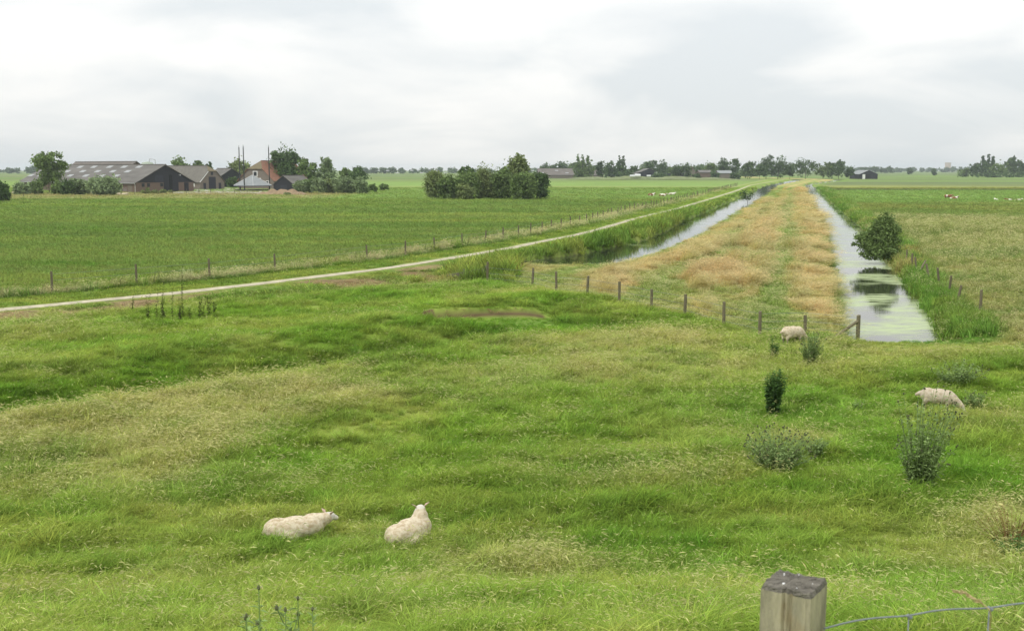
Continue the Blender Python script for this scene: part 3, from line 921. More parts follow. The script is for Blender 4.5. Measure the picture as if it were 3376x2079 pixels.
    col = np.clip(col * var, 0, 1)
    rot = np.column_stack([RNG.normal(0, .12, n), RNG.normal(0, .12, n), np.where(np.isin(zone, (0, 2, 6)), RNG.normal(0, 1.0, n), RNG.uniform(0, 6.283, n))])
    cap = np.full(n, 1.15)
    cap[zone == 5] = 1.0 + .75 * tall[zone == 5]
    sv = np.column_stack([scl * RNG.uniform(.85, 1.2, n), scl * RNG.uniform(.85, 1.2, n), np.minimum(scl, cap) * zs * RNG.uniform(.7, 1.25, n)])
    names = {0: ('pasture_grass', 'rough grazed grass of the near pasture'), 1: ('meadow_grass', 'mown green grass of the left meadow'), 2: ('verge_grass', 'pale windblown grass along the path fence'),
             4: ('path_grass', 'short green grass beside the shell path'), 5: ('reed_bank', 'green reeds and herbs between path and canal'), 6: ('dry_grass', 'tall tan seeding grass on the strip between the canals'),
             7: ('bank_grass', 'lush green growth on the right ditch bank'), 8: ('hay_meadow', 'brownish green grass of the right meadow')}
    tot = 0
    for zi, (nm, lb) in names.items():
        k = keep & (zone == zi)
        m = int(k.sum())
        if not m: continue
        tot += m
        me = bpy.data.meshes.new(nm)
        me.vertices.add(m)
        me.vertices.foreach_set('co', np.column_stack([x[k], y[k], zz[k]]).astype(np.float32).ravel())
        a = me.attributes.new('kind', 'INT', 'POINT'); a.data.foreach_set('value', kind[k])
        a = me.attributes.new('rot', 'FLOAT_VECTOR', 'POINT'); a.data.foreach_set('vector', rot[k].astype(np.float32).ravel())
        a = me.attributes.new('scl', 'FLOAT_VECTOR', 'POINT'); a.data.foreach_set('vector', sv[k].astype(np.float32).ravel())
        a = me.attributes.new('tint', 'FLOAT_COLOR', 'POINT'); a.data.foreach_set('color', np.column_stack([col[k], np.ones(m)]).astype(np.float32).ravel())
        o = new_obj(nm, me)
        md = o.modifiers.new('scatter', 'NODES')
        md.node_group = NG
        tag(o, lb, nm.replace('_', ' '), kind='stuff')
    print('TUFTS', tot)

def gz(x, y):
    return float(height(np.array([float(x)]), np.array([float(y)]))[0])
# ------------------------------------------------------------------ plants: trees, bushes, weeds
def rand_unit(rg, n):
    v = rg.normal(size=(n, 3))
    return v / np.linalg.norm(v, axis=1)[:, None]
def leaves(blobs, n, size, seed, per=9, shell=.62, droop=0.0, tight=.20):
    """leaf-sized faces gathered in clumps spread through the crown's volume"""
    rg = np.random.default_rng(seed)
    B = np.array(blobs, dtype=float)
    wt = (B[:, 3] * B[:, 4] * B[:, 5]) ** (2 / 3)
    wt /= wt.sum()
    nc = max(6, int(n / 26))
    bi = rg.choice(len(B), nc, p=wt)
    d = rand_unit(rg, nc)
    d[:, 2] = np.where(d[:, 2] < -.85, -d[:, 2] * .6, d[:, 2])
    f = shell + (1.0 - shell) * rg.random(nc) ** .7
    f = np.where(rg.random(nc) < .22, rg.uniform(.15, .6, nc), f) * rg.uniform(.88, 1.12, nc)
    cc = B[bi, :3] + d * B[bi, 3:6] * f[:, None]
    cr = np.cbrt(B[bi, 3] * B[bi, 4] * B[bi, 5]) * tight * rg.uniform(.6, 1.5, nc)
    ci_ = rg.integers(0, nc, n)
    g = rg.normal(size=(n, 3)) * cr[ci_][:, None]
    g[:, 2] *= .75
    P = cc[ci_] + g
    P[:, 2] -= droop * np.abs(rg.normal(size=n)) * cr[ci_]
    P[:, 2] = np.maximum(P[:, 2], .02)
    nrm = d[ci_] * .45 + rand_unit(rg, n) + np.array((0, 0, .35))
    nrm /= np.linalg.norm(nrm, axis=1)[:, None]
    t = np.cross(nrm, rand_unit(rg, n))
    t /= np.linalg.norm(t, axis=1)[:, None] + 1e-9
    b = np.cross(nrm, t)
    L = size * rg.uniform(.55, 1.35, n)[:, None]
    W = L * rg.uniform(.35, .6, n)[:, None]
    V = np.stack([P - t * L, P - b * W, P + t * L, P + b * W], 1).reshape(-1, 3)
    Fq = np.arange(4 * n).reshape(n, 4)
    return V, Fq
def plant(name, label, cat, loc, blobs, n, size, mat, seed, trunk=0.25, trunk_h=None, limbs=5, group=None, droop=0.0, rz=0.0, tight=.20, part='crown', stem='trunk', extra=None):
    root = empty(name, loc, rz)
    tag(root, label, cat, group)
    V, Fq = leaves(blobs, n, size, seed, droop=droop, tight=tight)
    me = bpy.data.meshes.new(part)
    me.from_pydata(V.tolist(), [], Fq.tolist())
    tag(new_obj(part, me, root, mats=[M[mat]]), kind='stuff')
    rg = random.Random(seed)
    mb = MB()
    top = max(b[2] for b in blobs)
    th = trunk_h if trunk_h else top
    mb.tube([(0, 0, -.1), (rg.uniform(-.02, .02) * th, 0, th * .5), (rg.uniform(-.04, .04) * th, rg.uniform(-.03, .03) * th, th)], [trunk, trunk * .7, trunk * .3], 7)
    for k in range(limbs):
        b = blobs[k % len(blobs)]
        z0 = th * rg.uniform(.35, .8)
        e = (b[0] + rg.uniform(-.6, .6) * b[3], b[1] + rg.uniform(-.6, .6) * b[4], b[2] + rg.uniform(-.2, .6) * b[5])
        mid = (e[0] * .45, e[1] * .45, z0 + (e[2] - z0) * .6)
        mb.tube([(0, 0, z0), mid, e], [trunk * .45, trunk * .3, trunk * .1], 5)
    mb.build(stem, M['bark'], root)
    return root
def crown_blobs(style, h, r, seed):
    rg = random.Random(seed)
    if style == 'round':
        bl = [(0, 0, h * .53, r * .86, r * .86, h * .43)]
        for k in range(9):
            a = k * .9 + rg.random()
            bl.append((r * .56 * math.cos(a), r * .56 * math.sin(a), h * rg.uniform(.28, .8), r * .46, r * .46, h * .18))
        return bl
    if style == 'broad':
        bl = []
        for k in range(10):
            a = rg.uniform(0, 6.28)
            q = rg.uniform(.1, .70)
            bl.append((r * q * math.cos(a), r * q * math.sin(a), h * (rg.uniform(.25, .88) - .14 * q), r * rg.uniform(.36, .5), r * rg.uniform(.36, .5), h * rg.uniform(.12, .19)))
        bl.append((0, 0, h * .43, r * .82, r * .82, h * .38))
        return bl
    if style == 'open':
        bl = []
        for k in range(14):
            a = rg.uniform(0, 6.28)
            q = rg.uniform(.1, .82)
            bl.append((r * q * math.cos(a), r * q * math.sin(a), h * (rg.uniform(.30, .93) - .12 * q), r * rg.uniform(.26, .40), r * rg.uniform(.26, .40), h * rg.uniform(.08, .13)))
        return bl
    if style == 'poplar':
        return [(rg.uniform(-.1, .1) * r, 0, h * (.12 + .135 * k), r * (1.1, 1.15, 1.1, 1.0, .85, .62, .36)[k], r * (1.1, 1.15, 1.1, 1.0, .85, .62, .36)[k], h * .11) for k in range(7)]
    if style == 'bush':
        bl = [(0, 0, h * .42, r * .88, r * .88, h * .46)]
        for k in range(10):
            a = k * .8 + rg.random()
            bl.append((r * .60 * math.cos(a), r * .60 * math.sin(a), h * rg.uniform(.14, .74), r * .44, r * .44, h * .24))
        return bl
    if style == 'willow':
        bl = []
        for k in range(12):
            a = rg.uniform(0, 6.28)
            q = rg.uniform(.0, .65)
            bl.append((r * q * math.cos(a), r * q * math.sin(a), h * rg.uniform(.2, .88) * (1 - .15 * q), r * .34, r * .34, h * .15))
        bl.append((0, 0, h * .38, r * .74, r * .74, h * .38))
        return bl
ZOOM = {1: (0, 440, 3.5086), 2: (560, 440, 3.3189), 3: (1300, 440, 3.5086), 4: (1900, 460, 3.07), 5: (2600, 460, 3.1649)}
def zu(z, x): return ZOOM[z][0] + x / ZOOM[z][2]
def zv(z, y): return ZOOM[z][1] + y / ZOOM[z][2]
SEED = [100]
def grow(z, xl, xr, ytop, D, style, mat, label, n=1200, size=.55, name='tree', cat='tree', group=None, base=0.0, droop=0.0, tight=.20, depth=None):
    SEED[0] += 1
    ul, ur = zu(z, xl), zu(z, xr)
    x = xat((ul + ur) / 2, D)
    h = zat(zv(z, ytop), D) - base
    r = max(.4, (ur - ul) / 2 / F * D)
    part, stem = ('foliage', 'stem') if style == 'bush' else ('crown', 'trunk')
    bl = crown_blobs(style, h * 1.0, r * (1.06 if D < 700 else 1.2), SEED[0])
    n, size = int(n * 1.7), size * 1.12
    return plant(name, label, cat, (x, D, base), bl, n, size, mat, SEED[0], trunk=max(.08, h * (.014 if style != 'bush' else .008)), trunk_h=h * (.55 if style != 'poplar' else .85), group=group, droop=droop, rz=0, tight=tight, part=part, stem=stem)

# --- round the farm
G = 'trees round the near farm'
grow(1, 365, 745, 205, 326, 'open', 'leaf_mid', 'tall open-crowned tree in front of the long barn, leftmost at the farm', 2600, .42, group=G, tight=.34)
grow(1, 1300, 1430, 283, 430, 'open', 'leaf_dark', 'small tree top peeking over the rear barn ridge', 500, .45, group=G)
grow(1, 1990, 2178, 250, 440, 'round', 'leaf_mid', 'rounded tree behind the brick barn roof', 1300, .5, group=G)
grow(1, 2215, 2370, 292, 440, 'open', 'leaf_mid', 'low spreading tree right of the rounded tree behind brick barn', 800, .5, group=G)
grow(1, 2370, 2470, 335, 440, 'open', 'leaf_dark', 'small dark tree at the end of the brick barn ridge', 500, .5, group=G)
grow(1, 1870, 2000, 340, 440, 'broad', 'leaf_mid', 'low tree just left of the rounded tree behind the barns', 500, .5, group=G)
grow(2, 635, 890, 283, 445, 'round', 'leaf_olive', 'bright dome-shaped willow behind the hay barrack poles', 1800, .5, group=G)
grow(2, 1100, 1402, 155, 398, 'round', 'leaf_dark', 'big dense dark oval tree beside the red-roofed farmhouse', 4200, .45, group=G)
grow(2, 1385, 1632, 268, 385, 'open', 'leaf_mid', 'airy tree right of the big dark oval tree', 1500, .42, group=G, tight=.26)
grow(2, 1632, 1832, 222, 385, 'willow', 'leaf_willow', 'grey-green pointed tree above the willow hedge', 1700, .42, group=G)
grow(2, 1830, 2000, 345, 372, 'broad', 'leaf_mid', 'broad green tree behind the middle of the willow hedge', 1300, .42, group=G)
grow(2, 1960, 2160, 332, 368, 'broad', 'leaf_dark', 'broad dark tree at the right end of the willow hedge', 1600, .42, group=G)
grow(2, 600, 745, 478, 415, 'bush', 'leaf_dark', 'dark bush against the black barn beside brick barn', 900, .4, 'bush', 'bush')
G = 'willow bushes in a row right of the black shed'
for i, (a, b, t, d, m) in enumerate([(1360, 1480, 505, 318, 'leaf_willow'), (1450, 1590, 480, 322, 'leaf_mid'), (1550, 1700, 470, 318, 'leaf_willow'), (1660, 1800, 485, 322, 'leaf_olive'), (1770, 1930, 455, 318, 'leaf_willow'), (1890, 2050, 452, 321, 'leaf_willow'), (2020, 2155, 460, 316, 'leaf_willow')]):
    grow(2, a, b, t, d, 'bush', m, ['first', 'second', 'third', 'fourth', 'fifth', 'sixth', 'seventh'][i] + ' bush from the left in the willow row beside the black shed', 1500, .36, 'willow_bush', 'bush', G)
grow(2, 2155, 2262, 540, 330, 'bush', 'leaf_mid', 'low bush just right of the willow row end', 500, .34, 'bush', 'bush')
grow(2, 2288, 2388, 540, 360, 'bush', 'leaf_mid', 'small lone bush in the field right of the willow row', 500, .36, 'bush', 'bush')
G = 'bushes along the front of the long barn'
for i, (a, b, t, d, m, q) in enumerate([(155, 330, 545, 305, 'leaf_willow', 'leftmost bush of the hedge before the long barn'), (290, 470, 540, 308, 'leaf_mid', 'bush left of the tall tree trunk before the long barn'), (590, 760, 530, 308, 'leaf_mid', 'bush right of the tall tree trunk before the long barn'),
        (690, 860, 520, 303, 'leaf_dark', 'dark bush in the middle of the hedge before the barn'), (800, 1010, 510, 306, 'leaf_willow', 'greyish bush left of the big round bush before the barn'), (1000, 1370, 478, 300, 'leaf_willow', 'big round grey-green bush at the right end of barn hedge')]):
    grow(1, a, b, t, d, 'bush', m, q, 1500 if i < 5 else 3000, .34, 'hedge_bush', 'bush', G)
for a, b, t, d, q in [(1625, 1715, 618, 312, 'small round bush left of the two by the barn gable'), (1730, 1830, 650, 314, 'low flat bush between two rounder ones by the gable'), (1845, 1915, 628, 316, 'small round bush before the big gable door'), (1935, 1985, 660, 318, 'tiny bush right of the gable bushes')]:
    grow(1, a, b, t, d, 'bush', 'leaf_olive', q, 320, .28, 'garden_bush', 'bush', 'little bushes before the barn gable')
grow(1, -190, 72, 515, 238, 'bush', 'leaf_dark', 'dark bush cut by the left edge of the picture', 2200, .3, 'bush', 'bush')
# --- clump of bushes in the middle of the meadow
G = 'bush clump standing in the meadow'
for a, b, t, d, st, m, n, q in [
        (365, 560, 398, 258, 'bush', 'leaf_olive', 3000, 'leftmost bush of the meadow clump, with an upright top'),
        (520, 760, 445, 256, 'bush', 'leaf_mid', 3000, 'low bush second from the left in meadow clump'),
        (720, 960, 405, 255, 'bush', 'leaf_mid', 3400, 'rounded bush third from the left in meadow clump'),
        (930, 1180, 350, 259, 'bush', 'leaf_olive', 3600, 'pale-topped bush at the centre of meadow clump'),
        (1130, 1380, 370, 257, 'bush', 'leaf_mid', 3400, 'bush left of the tall willow in the meadow clump'),
        (1560, 1768, 430, 256, 'bush', 'leaf_dark', 3000, 'dark rounded bush at the right end of meadow clump'),
        (1350, 1620, 440, 252, 'bush', 'leaf_mid', 3200, 'bush at the foot of the tall willow in meadow clump'),
        (740, 900, 560, 251, 'bush', 'leaf_olive', 1600, 'small pale bush low in front of the meadow clump')]:
    grow(3, a, b, t, d, st, m, q, int(n * 1.4), .26, 'meadow_bush', 'bush', G, tight=.25)
grow(3, 1300, 1595, 212, 260, 'willow', 'leaf_olive', 'tall feathery willow rising from the right of the meadow clump', 4200, .30, 'willow_tree', 'tree', tight=.26)
grow(3, 755, 935, 325, 330, 'open', 'leaf_dark', 'dark tree peeking over the left of the meadow clump', 900, .4, 'tree', 'tree')
# --- far farmsteads, about 800 m away
G = 'trees round the far farmsteads'
FAR = [
    (3, 1895, 1948, 300, 900, 'poplar', 'leaf_dark', 'single slim poplar behind the long grey-roofed far barn'),
    (3, 2000, 2110, 325, 960, 'broad', 'leaf_mid', 'pale tree left of the three-topped poplars'),
    (3, 2092, 2165, 258, 790, 'poplar', 'leaf_mid', 'left poplar of the three standing before the grey-roofed far barn'),
    (3, 2150, 2210, 245, 800, 'poplar', 'leaf_mid', 'middle and tallest poplar of the three before the far barn'),
    (3, 2200, 2285, 270, 790, 'poplar', 'leaf_mid', 'right poplar of the three standing before the far barn'),
    (4, 180, 300, 205, 800, 'broad', 'leaf_dark', 'bare-topped tree right of the three poplars'),
    (4, 270, 420, 205, 790, 'broad', 'leaf_dark', 'broad dark tree left of the twin-tipped poplar'),
    (4, 415, 455, 172, 805, 'poplar', 'leaf_dark', 'left tip of the twin dark poplars'),
    (4, 447, 495, 165, 810, 'poplar', 'leaf_dark', 'right tip of the twin dark poplars'),
    (4, 400, 560, 262, 785, 'broad', 'leaf_dark', 'low broad tree under the twin dark poplars'),
    (4, 548, 642, 243, 850, 'broad', 'leaf_dark', 'dark tree behind the left end of far gabled barn'),
    (4, 635, 765, 220, 1100, 'broad', 'leaf_mid', 'pale hazy tree behind the far gabled barn'),
    (4, 700, 825, 170, 870, 'broad', 'leaf_dark', 'left of the two tall trees behind far gabled barn'),
    (4, 800, 932, 170, 880, 'broad', 'leaf_dark', 'right of the two tall trees behind far gabled barn'),
    (4, 925, 1000, 258, 850, 'broad', 'leaf_mid', 'small tree right of the tall pair behind far barn'),
    (4, 978, 1070, 260, 775, 'round', 'leaf_dark', 'rounded tree before the far beige house'),
    (4, 1055, 1168, 230, 770, 'broad', 'leaf_dark', 'ragged tree directly left of the far beige house'),
    (4, 1190, 1275, 270, 900, 'broad', 'leaf_dark', 'low tree right of the far beige house'),
    (4, 1268, 1440, 235, 860, 'broad', 'leaf_mid', 'low broad tree above the far open-fronted shed'),
    (4, 1430, 1560, 172, 850, 'broad', 'leaf_dark', 'tall tree left above the far grey-walled shed'),
    (4, 1530, 1660, 178, 845, 'broad', 'leaf_dark', 'tall tree right above the far grey-walled shed'),
    (4, 1660, 1815, 193, 800, 'broad', 'leaf_dark', 'tree between the grey-walled shed and the highest tree group'),
    (4, 1795, 1920, 240, 785, 'round', 'leaf_dark', 'round tree at the left foot of the highest far tree'),
    (4, 1835, 2010, 150, 805, 'broad', 'leaf_dark', 'broad left half of the highest far tree group'),
    (4, 1950, 2135, 118, 800, 'broad', 'leaf_dark', 'highest of the far trees, left of the canal vanishing point'),
    (4, 2120, 2205, 238, 810, 'round', 'leaf_dark', 'small round tree just left of the canal vanishing point'),
    (5, 62, 292, 205, 790, 'round', 'leaf_dark', 'big ball-shaped tree just right of the canal vanishing point'),
    (5, 295, 430, 240, 800, 'broad', 'leaf_mid', 'tree right of the big ball-shaped tree'),
    (5, 400, 500, 215, 815, 'broad', 'leaf_dark', 'middle tree of the group left of the black field shed'),
    (5, 460, 592, 205, 800, 'broad', 'leaf_dark', 'tallest tree of the group left of the black field shed'),
    (5, 598, 682, 284, 805, 'round', 'leaf_dark', 'small round tree directly left of the black field shed')]
for z_, a, b, t, d, st, m, q in FAR:
    grow(z_, a, b, t, d, st, m, q, 1100, .62, 'poplar_tree' if st == 'poplar' else 'tree', 'tree', G)
for a, b, t, d, q in [(770, 965, 330, 760, 'low hedge bush before the far gabled barn'), (1360, 1450, 318, 775, 'dark bush between the two far sheds'), (1570, 1670, 330, 770, 'bush at the right end of the far grey-walled shed'), (1175, 1250, 345, 760, 'bush under the far beige house')]:
    grow(4, a, b, t, d, 'bush', 'leaf_dark', q, 600, .6, 'bush', 'bush', 'bushes round the far farmsteads')
G = 'trees at the right horizon'
for a, b, t, d, st, m, q in [
        (1768, 1895, 300, 1010, 'broad', 'leaf_mid', 'low bushy tree at the left end of right horizon wood'),
        (1895, 2000, 232, 1000, 'broad', 'leaf_dark', 'tree left of the first cypress-like poplar at right'),
        (1985, 2060, 160, 1010, 'poplar', 'leaf_dark', 'first of three slim dark poplars at the right horizon'),
        (2062, 2100, 157, 1010, 'poplar', 'leaf_dark', 'second of three slim dark poplars at the right horizon'),
        (2100, 2142, 156, 1010, 'poplar', 'leaf_dark', 'third of three slim dark poplars at the right horizon'),
        (2030, 2130, 250, 990, 'broad', 'leaf_dark', 'low tree under the slim poplars at right'),
        (2100, 2260, 235, 985, 'round', 'leaf_mid', 'pale rounded willow right of the slim poplars'),
        (2250, 2350, 200, 1000, 'broad', 'leaf_dark', 'tree right of the pale rounded willow'),
        (2300, 2400, 165, 1010, 'broad', 'leaf_dark', 'highest leafy tree near the right picture edge'),
        (2370, 2470, 205, 1000, 'broad', 'leaf_dark', 'tree beside the right picture edge'),
        (2440, 2600, 215, 1005, 'broad', 'leaf_dark', 'tree cut by the right edge of the picture')]:
    grow(5, a, b, t, d, st, m, q, 900, .8, 'poplar_tree' if st == 'poplar' else 'tree', 'tree', G)
for a, b, t, d, q in [(745, 845, 280, 1900, 'hazy tree left behind the black field shed'), (835, 955, 270, 1900, 'broad hazy tree right behind the black field shed'), (955, 1030, 288, 1900, 'hazy tree right of the broad hazy one behind shed'), (1020, 1092, 282, 1900, 'hazy tree ending the group behind the black shed'),
                      (1240, 1292, 288, 1500, 'lone slender hazy tree in the right distance'), (1498, 1545, 296, 1250, 'lone small dark tree in the right distance, left of the pale tower')]:
    grow(5, a, b, t, d, 'broad', 'leaf_dark', q, 500, 1.3, 'distant_tree', 'tree', 'distant hazy trees')

# --- woods on the horizon that read as one mass
def wood(name, label, u0, u1, D, hmin, hmax, n, size, seed):
    rg = np.random.default_rng(seed)
    x0, x1 = xat(u0, D), xat(u1, D)
    k = max(4, int((x1 - x0) / 11))
    bl = []
    for i in range(k):
        x = x0 + (x1 - x0) * (i + rg.random()) / k
        nzv = float(fbm(np.array([x / 60.0]), np.array([seed * 3.1]), seed, 3)[0])
        h = hmin + (hmax - hmin) * np.clip((nzv - .25) * 2, 0, 1) * rg.uniform(.75, 1.1)
        bl.append((x, D + rg.uniform(-25, 25), h * .5, rg.uniform(6, 11), 7, h * .5))
    V, Fq = leaves(bl, n, size, seed, shell=.5)
    me = bpy.data.meshes.new(name)
    me.from_pydata(V.tolist(), [], Fq.tolist())
    o = new_obj(name, me, mats=[M['leaf_dark']])
    tag(o, label, 'wood', kind='stuff')
wood('far_wood', 'hazy blue wood along the left horizon', -300, 260, 1800, 7, 15, 6000, 1.8, 3)
wood('far_wood', 'hazy blue wood on the horizon between farm and clump', 1180, 1330, 1750, 9, 18, 3600, 1.6, 5)
wood('far_wood', 'low hazy wood behind the meadow clump', 1320, 1900, 1900, 6, 12, 5000, 1.8, 8)
wood('far_wood', 'very pale tree line along the right horizon', 2780, 3220, 2600, 7, 16, 6000, 2.4, 13)
wood('far_wood', 'palest tree line on the farthest right horizon', 2700, 3700, 3800, 9, 14, 6000, 3.4, 17)
wood('far_wood', 'low wood behind the far farmsteads', 1780, 2560, 1080, 7, 15, 14000, 1.2, 19)
wood('far_wood', 'dark hedge line below the right horizon trees', 3170, 3700, 960, 3, 6, 2500, 1.0, 23)

# --- the bush leaning over the ditch
bb = at(2884, 858, -.3)
plant('water_bush', 'dark rounded bush leaning over the ditch on its right bank', 'bush', (bb.x, bb.y, -.2),
      [(.1, 0, 1.1, 1.15, 1.0, 1.0), (.75, .1, 2.75, .75, .8, .75), (.25, .1, 2.3, .7, .7, .65), (-.95, -.3, 1.15, .75, .7, .6), (-1.35, -.1, 1.75, .5, .45, .35), (-.75, 0, 1.9, .55, .5, .5), (1.25, 0, 2.1, .6, .7, .8), (1.45, 0, 1.2, .6, .6, .8),
       (.2, -.7, .6, 1.1, .7, .6), (.85, .2, 3.45, .45, .45, .4), (.35, .1, 3.1, .38, .4, .35), (-.2, 0, 2.75, .35, .35, .3), (-1.6, -.1, 1.25, .35, .3, .25), (1.0, -.3, .55, .8, .7, .55), (1.75, 0, 1.75, .3, .3, .4), (-.45, -.5, .45, .9, .6, .45), (1.5, -.2, .4, .8, .6, .45), (.4, .2, 1.9, .9, .8, .8)],
      12500, .10, 'leaf_mid', 901, trunk=.08, trunk_h=2.2, limbs=8, part='foliage', stem='stem', tight=.24)
sb = ad(1792, 487, WATER)
plant('water_bush', 'sparse dark bush standing in the left canal water', 'bush', (sb.x, sb.y, WATER), [(0, 0, 1.3, 1.6, 1.2, .9), (-1.0, 0, 2.1, .8, .6, .7), (1.2, 0, 2.0, .7, .6, .8)], 380, .2, 'leaf_dark', 902, trunk=.05, limbs=9, part='foliage', stem='stem', tight=.3)

# ------------------------------------------------------------------ weeds in the pasture
def weed(name, label, cat, loc, h, r, nst, nlf, lsize, mat, seed, flowers=0, stem_r=.006, group=None, up=.5, bushy=1.0):
    """many stems fanning from the root, narrow leaves along each"""
    rg = np.random.default_rng(seed)
    root = empty(name, loc)
    tag(root, label, cat, group)
    st, V, Fc, fl = MB(), [], [], MB()
    for i in range(nst):
        a = rg.uniform(0, 6.283)
        q = r * math.sqrt(rg.random())
        hh = h * rg.uniform(up, 1.0) * (1 - .25 * (q / max(r, 1e-3)) ** 2)
        b = Vector((math.cos(a), math.sin(a), 0)) * q
        p0 = b * .25
        p1 = b * .6 + Vector((0, 0, hh * .5))
        p2 = b * 1.15 + Vector((rg.normal() * .03 + .04 * h, rg.normal() * .03, hh))
        st.tube([p0, p1, p2], [stem_r, stem_r * .8, stem_r * .4], 4, cap=False)
        for k in range(nlf):
            t = rg.uniform(.06, 1.0)
            c = p0.lerp(p1, t * 2) if t < .5 else p1.lerp(p2, t * 2 - 1)
            az = rg.uniform(0, 6.283)
            d = Vector((math.cos(az), math.sin(az), rg.uniform(-.2, .9))).normalized()
            s = Vector((-math.sin(az), math.cos(az), rg.uniform(-.4, .4))).normalized()
            L = lsize * rg.uniform(.5, 1.3) * (1.25 - .6 * t)
            W = L * rg.uniform(.16, .3) * bushy
            j = len(V)
            V += [tuple(c), tuple(c + d * L * .5 - s * W), tuple(c + d * L - Vector((0, 0, L * .2))), tuple(c + d * L * .5 + s * W)]
            Fc.append((j, j+1, j+2, j+3))
        if flowers and rg.random() < flowers:
            for k in range(int(rg.integers(1, 4))):
                c = p2 + Vector((rg.normal() * .03, rg.normal() * .03, rg.normal() * .03)) * (k > 0)
                q = .018 * rg.uniform(.7, 1.2)
                fl.tube([c, c + Vector((0, 0, q)), c + Vector((0, 0, q * 2.2))], [q * .4, q, q * .5], 6)
    me = mesh_np('leaves', V, Fc)
    tag(new_obj('leaves', me, root, mats=[M[mat]]), kind='stuff')
    tag(st.build('stems', M[mat], root), kind='stuff')
    if fl.v: tag(fl.build('flower_heads', M['thistle_head'], root), kind='stuff')
    return root
M['thistle_head'] = material('thistle_head', (0.10, 0.11, 0.05), 0.9, 0.25, 60)
M['thistle_top'] = material('thistle_pale', (0.30, 0.31, 0.20), 0.9, 0.2, 60)
def wd(x, y):
    p = ad(x, y); return (p.x, p.y, gz(p.x, p.y) - .02)
weed('thistle', 'small dark thistle left of the sheep by the fence post', 'thistle', wd(1855, 862), .95, .20, 26, 22, .12, 'leaf_thistle_dark', 1)
weed('thistle', 'bushy grey-green thistle in front of the sheep by the fence', 'thistle', wd(1942, 882), 1.3, .42, 80, 26, .12, 'leaf_thistle', 2, .3)
weed('tall_weed', 'dense dark column-shaped weed standing alone in the pasture', 'weed', wd(1853, 993), 1.5, .27, 80, 34, .13, 'leaf_thistle_dark', 3, up=.7, bushy=1.5)
weed('thistle', 'low broad grey-green thistle bush below the column-shaped weed', 'thistle', wd(1862, 1140), 1.1, .74, 190, 24, .10, 'leaf_thistle', 4, .5)
weed('thistle', 'tall wide flowering thistle in front of the grazing sheep at right', 'thistle', wd(2208, 1178), 2.55, .60, 80, 32, .13, 'leaf_thistle', 5, .9, .009, up=.35)
weed('thistle', 'little thistle in open grass left of the right sheep', 'thistle', wd(2056, 985), .5, .22, 26, 16, .10, 'leaf_thistle', 6)
weed('thistle', 'loose grey-green thistle bush behind the right sheep', 'thistle', wd(2295, 928), 1.0, .75, 90, 22, .12, 'leaf_thistle', 7, .3)
weed('thistle', 'thistle tuft just right of the grazing sheep head', 'thistle', wd(2335, 985), .8, .33, 46, 20, .12, 'leaf_thistle', 8, .3)
weed('thistle', 'faint thistle beside the broad thistle bush', 'thistle', wd(1955, 1105), .6, .32, 34, 18, .10, 'leaf_thistle', 9)
weed('sorrel', 'brown seeding sorrel plant at the right picture edge', 'sorrel', wd(2425, 1325), .95, .65, 46, 26, .05, 'leaf_sorrel', 10, up=.6)
weed('sorrel', 'dark brown-green dock tuft below the sorrel at the right edge', 'dock', wd(2440, 1365), .6, .45, 40, 22, .12, 'leaf_thistle_dark', 11)
weed('dock', 'single upright dark dock stalk at the left near the path', 'dock', wd(318, 748), 1.0, .03, 2, 70, .10, 'leaf_dock', 12, up=.9)
for i, (x, y, h) in enumerate([(360, 766, 1.3), (375, 765, 1.5), (385, 770, 1.2), (400, 766, 1.0), (415, 772, 1.4), (432, 764, 1.6), (440, 770, 1.1), (455, 768, 1.2), (470, 766, 1.0), (485, 764, 1.1), (497, 762, 1.2), (512, 760, .9)]):
    weed('dock', ['first', 'second', 'third', 'fourth', 'fifth', 'sixth', 'seventh', 'eighth', 'ninth', 'tenth', 'eleventh', 'twelfth'][i] + ' from the left of the dark dock stalks below the path', 'dock', wd(x + (-4, 2, 5, -3, 0, 6, -5, 3, 8, -2, 4, 0)[i], y), 1.5 * h * (1.15, .8, 1.2, .7, 1.05, 1.25, .8, .6, .95, .7, .9, .6)[i], .22, (2, 1, 3, 2, 1, 2, 3, 1, 2, 1, 2, 2)[i], 85, .11, 'leaf_dock', 20 + i, up=.6, group='dock stalks below the path')
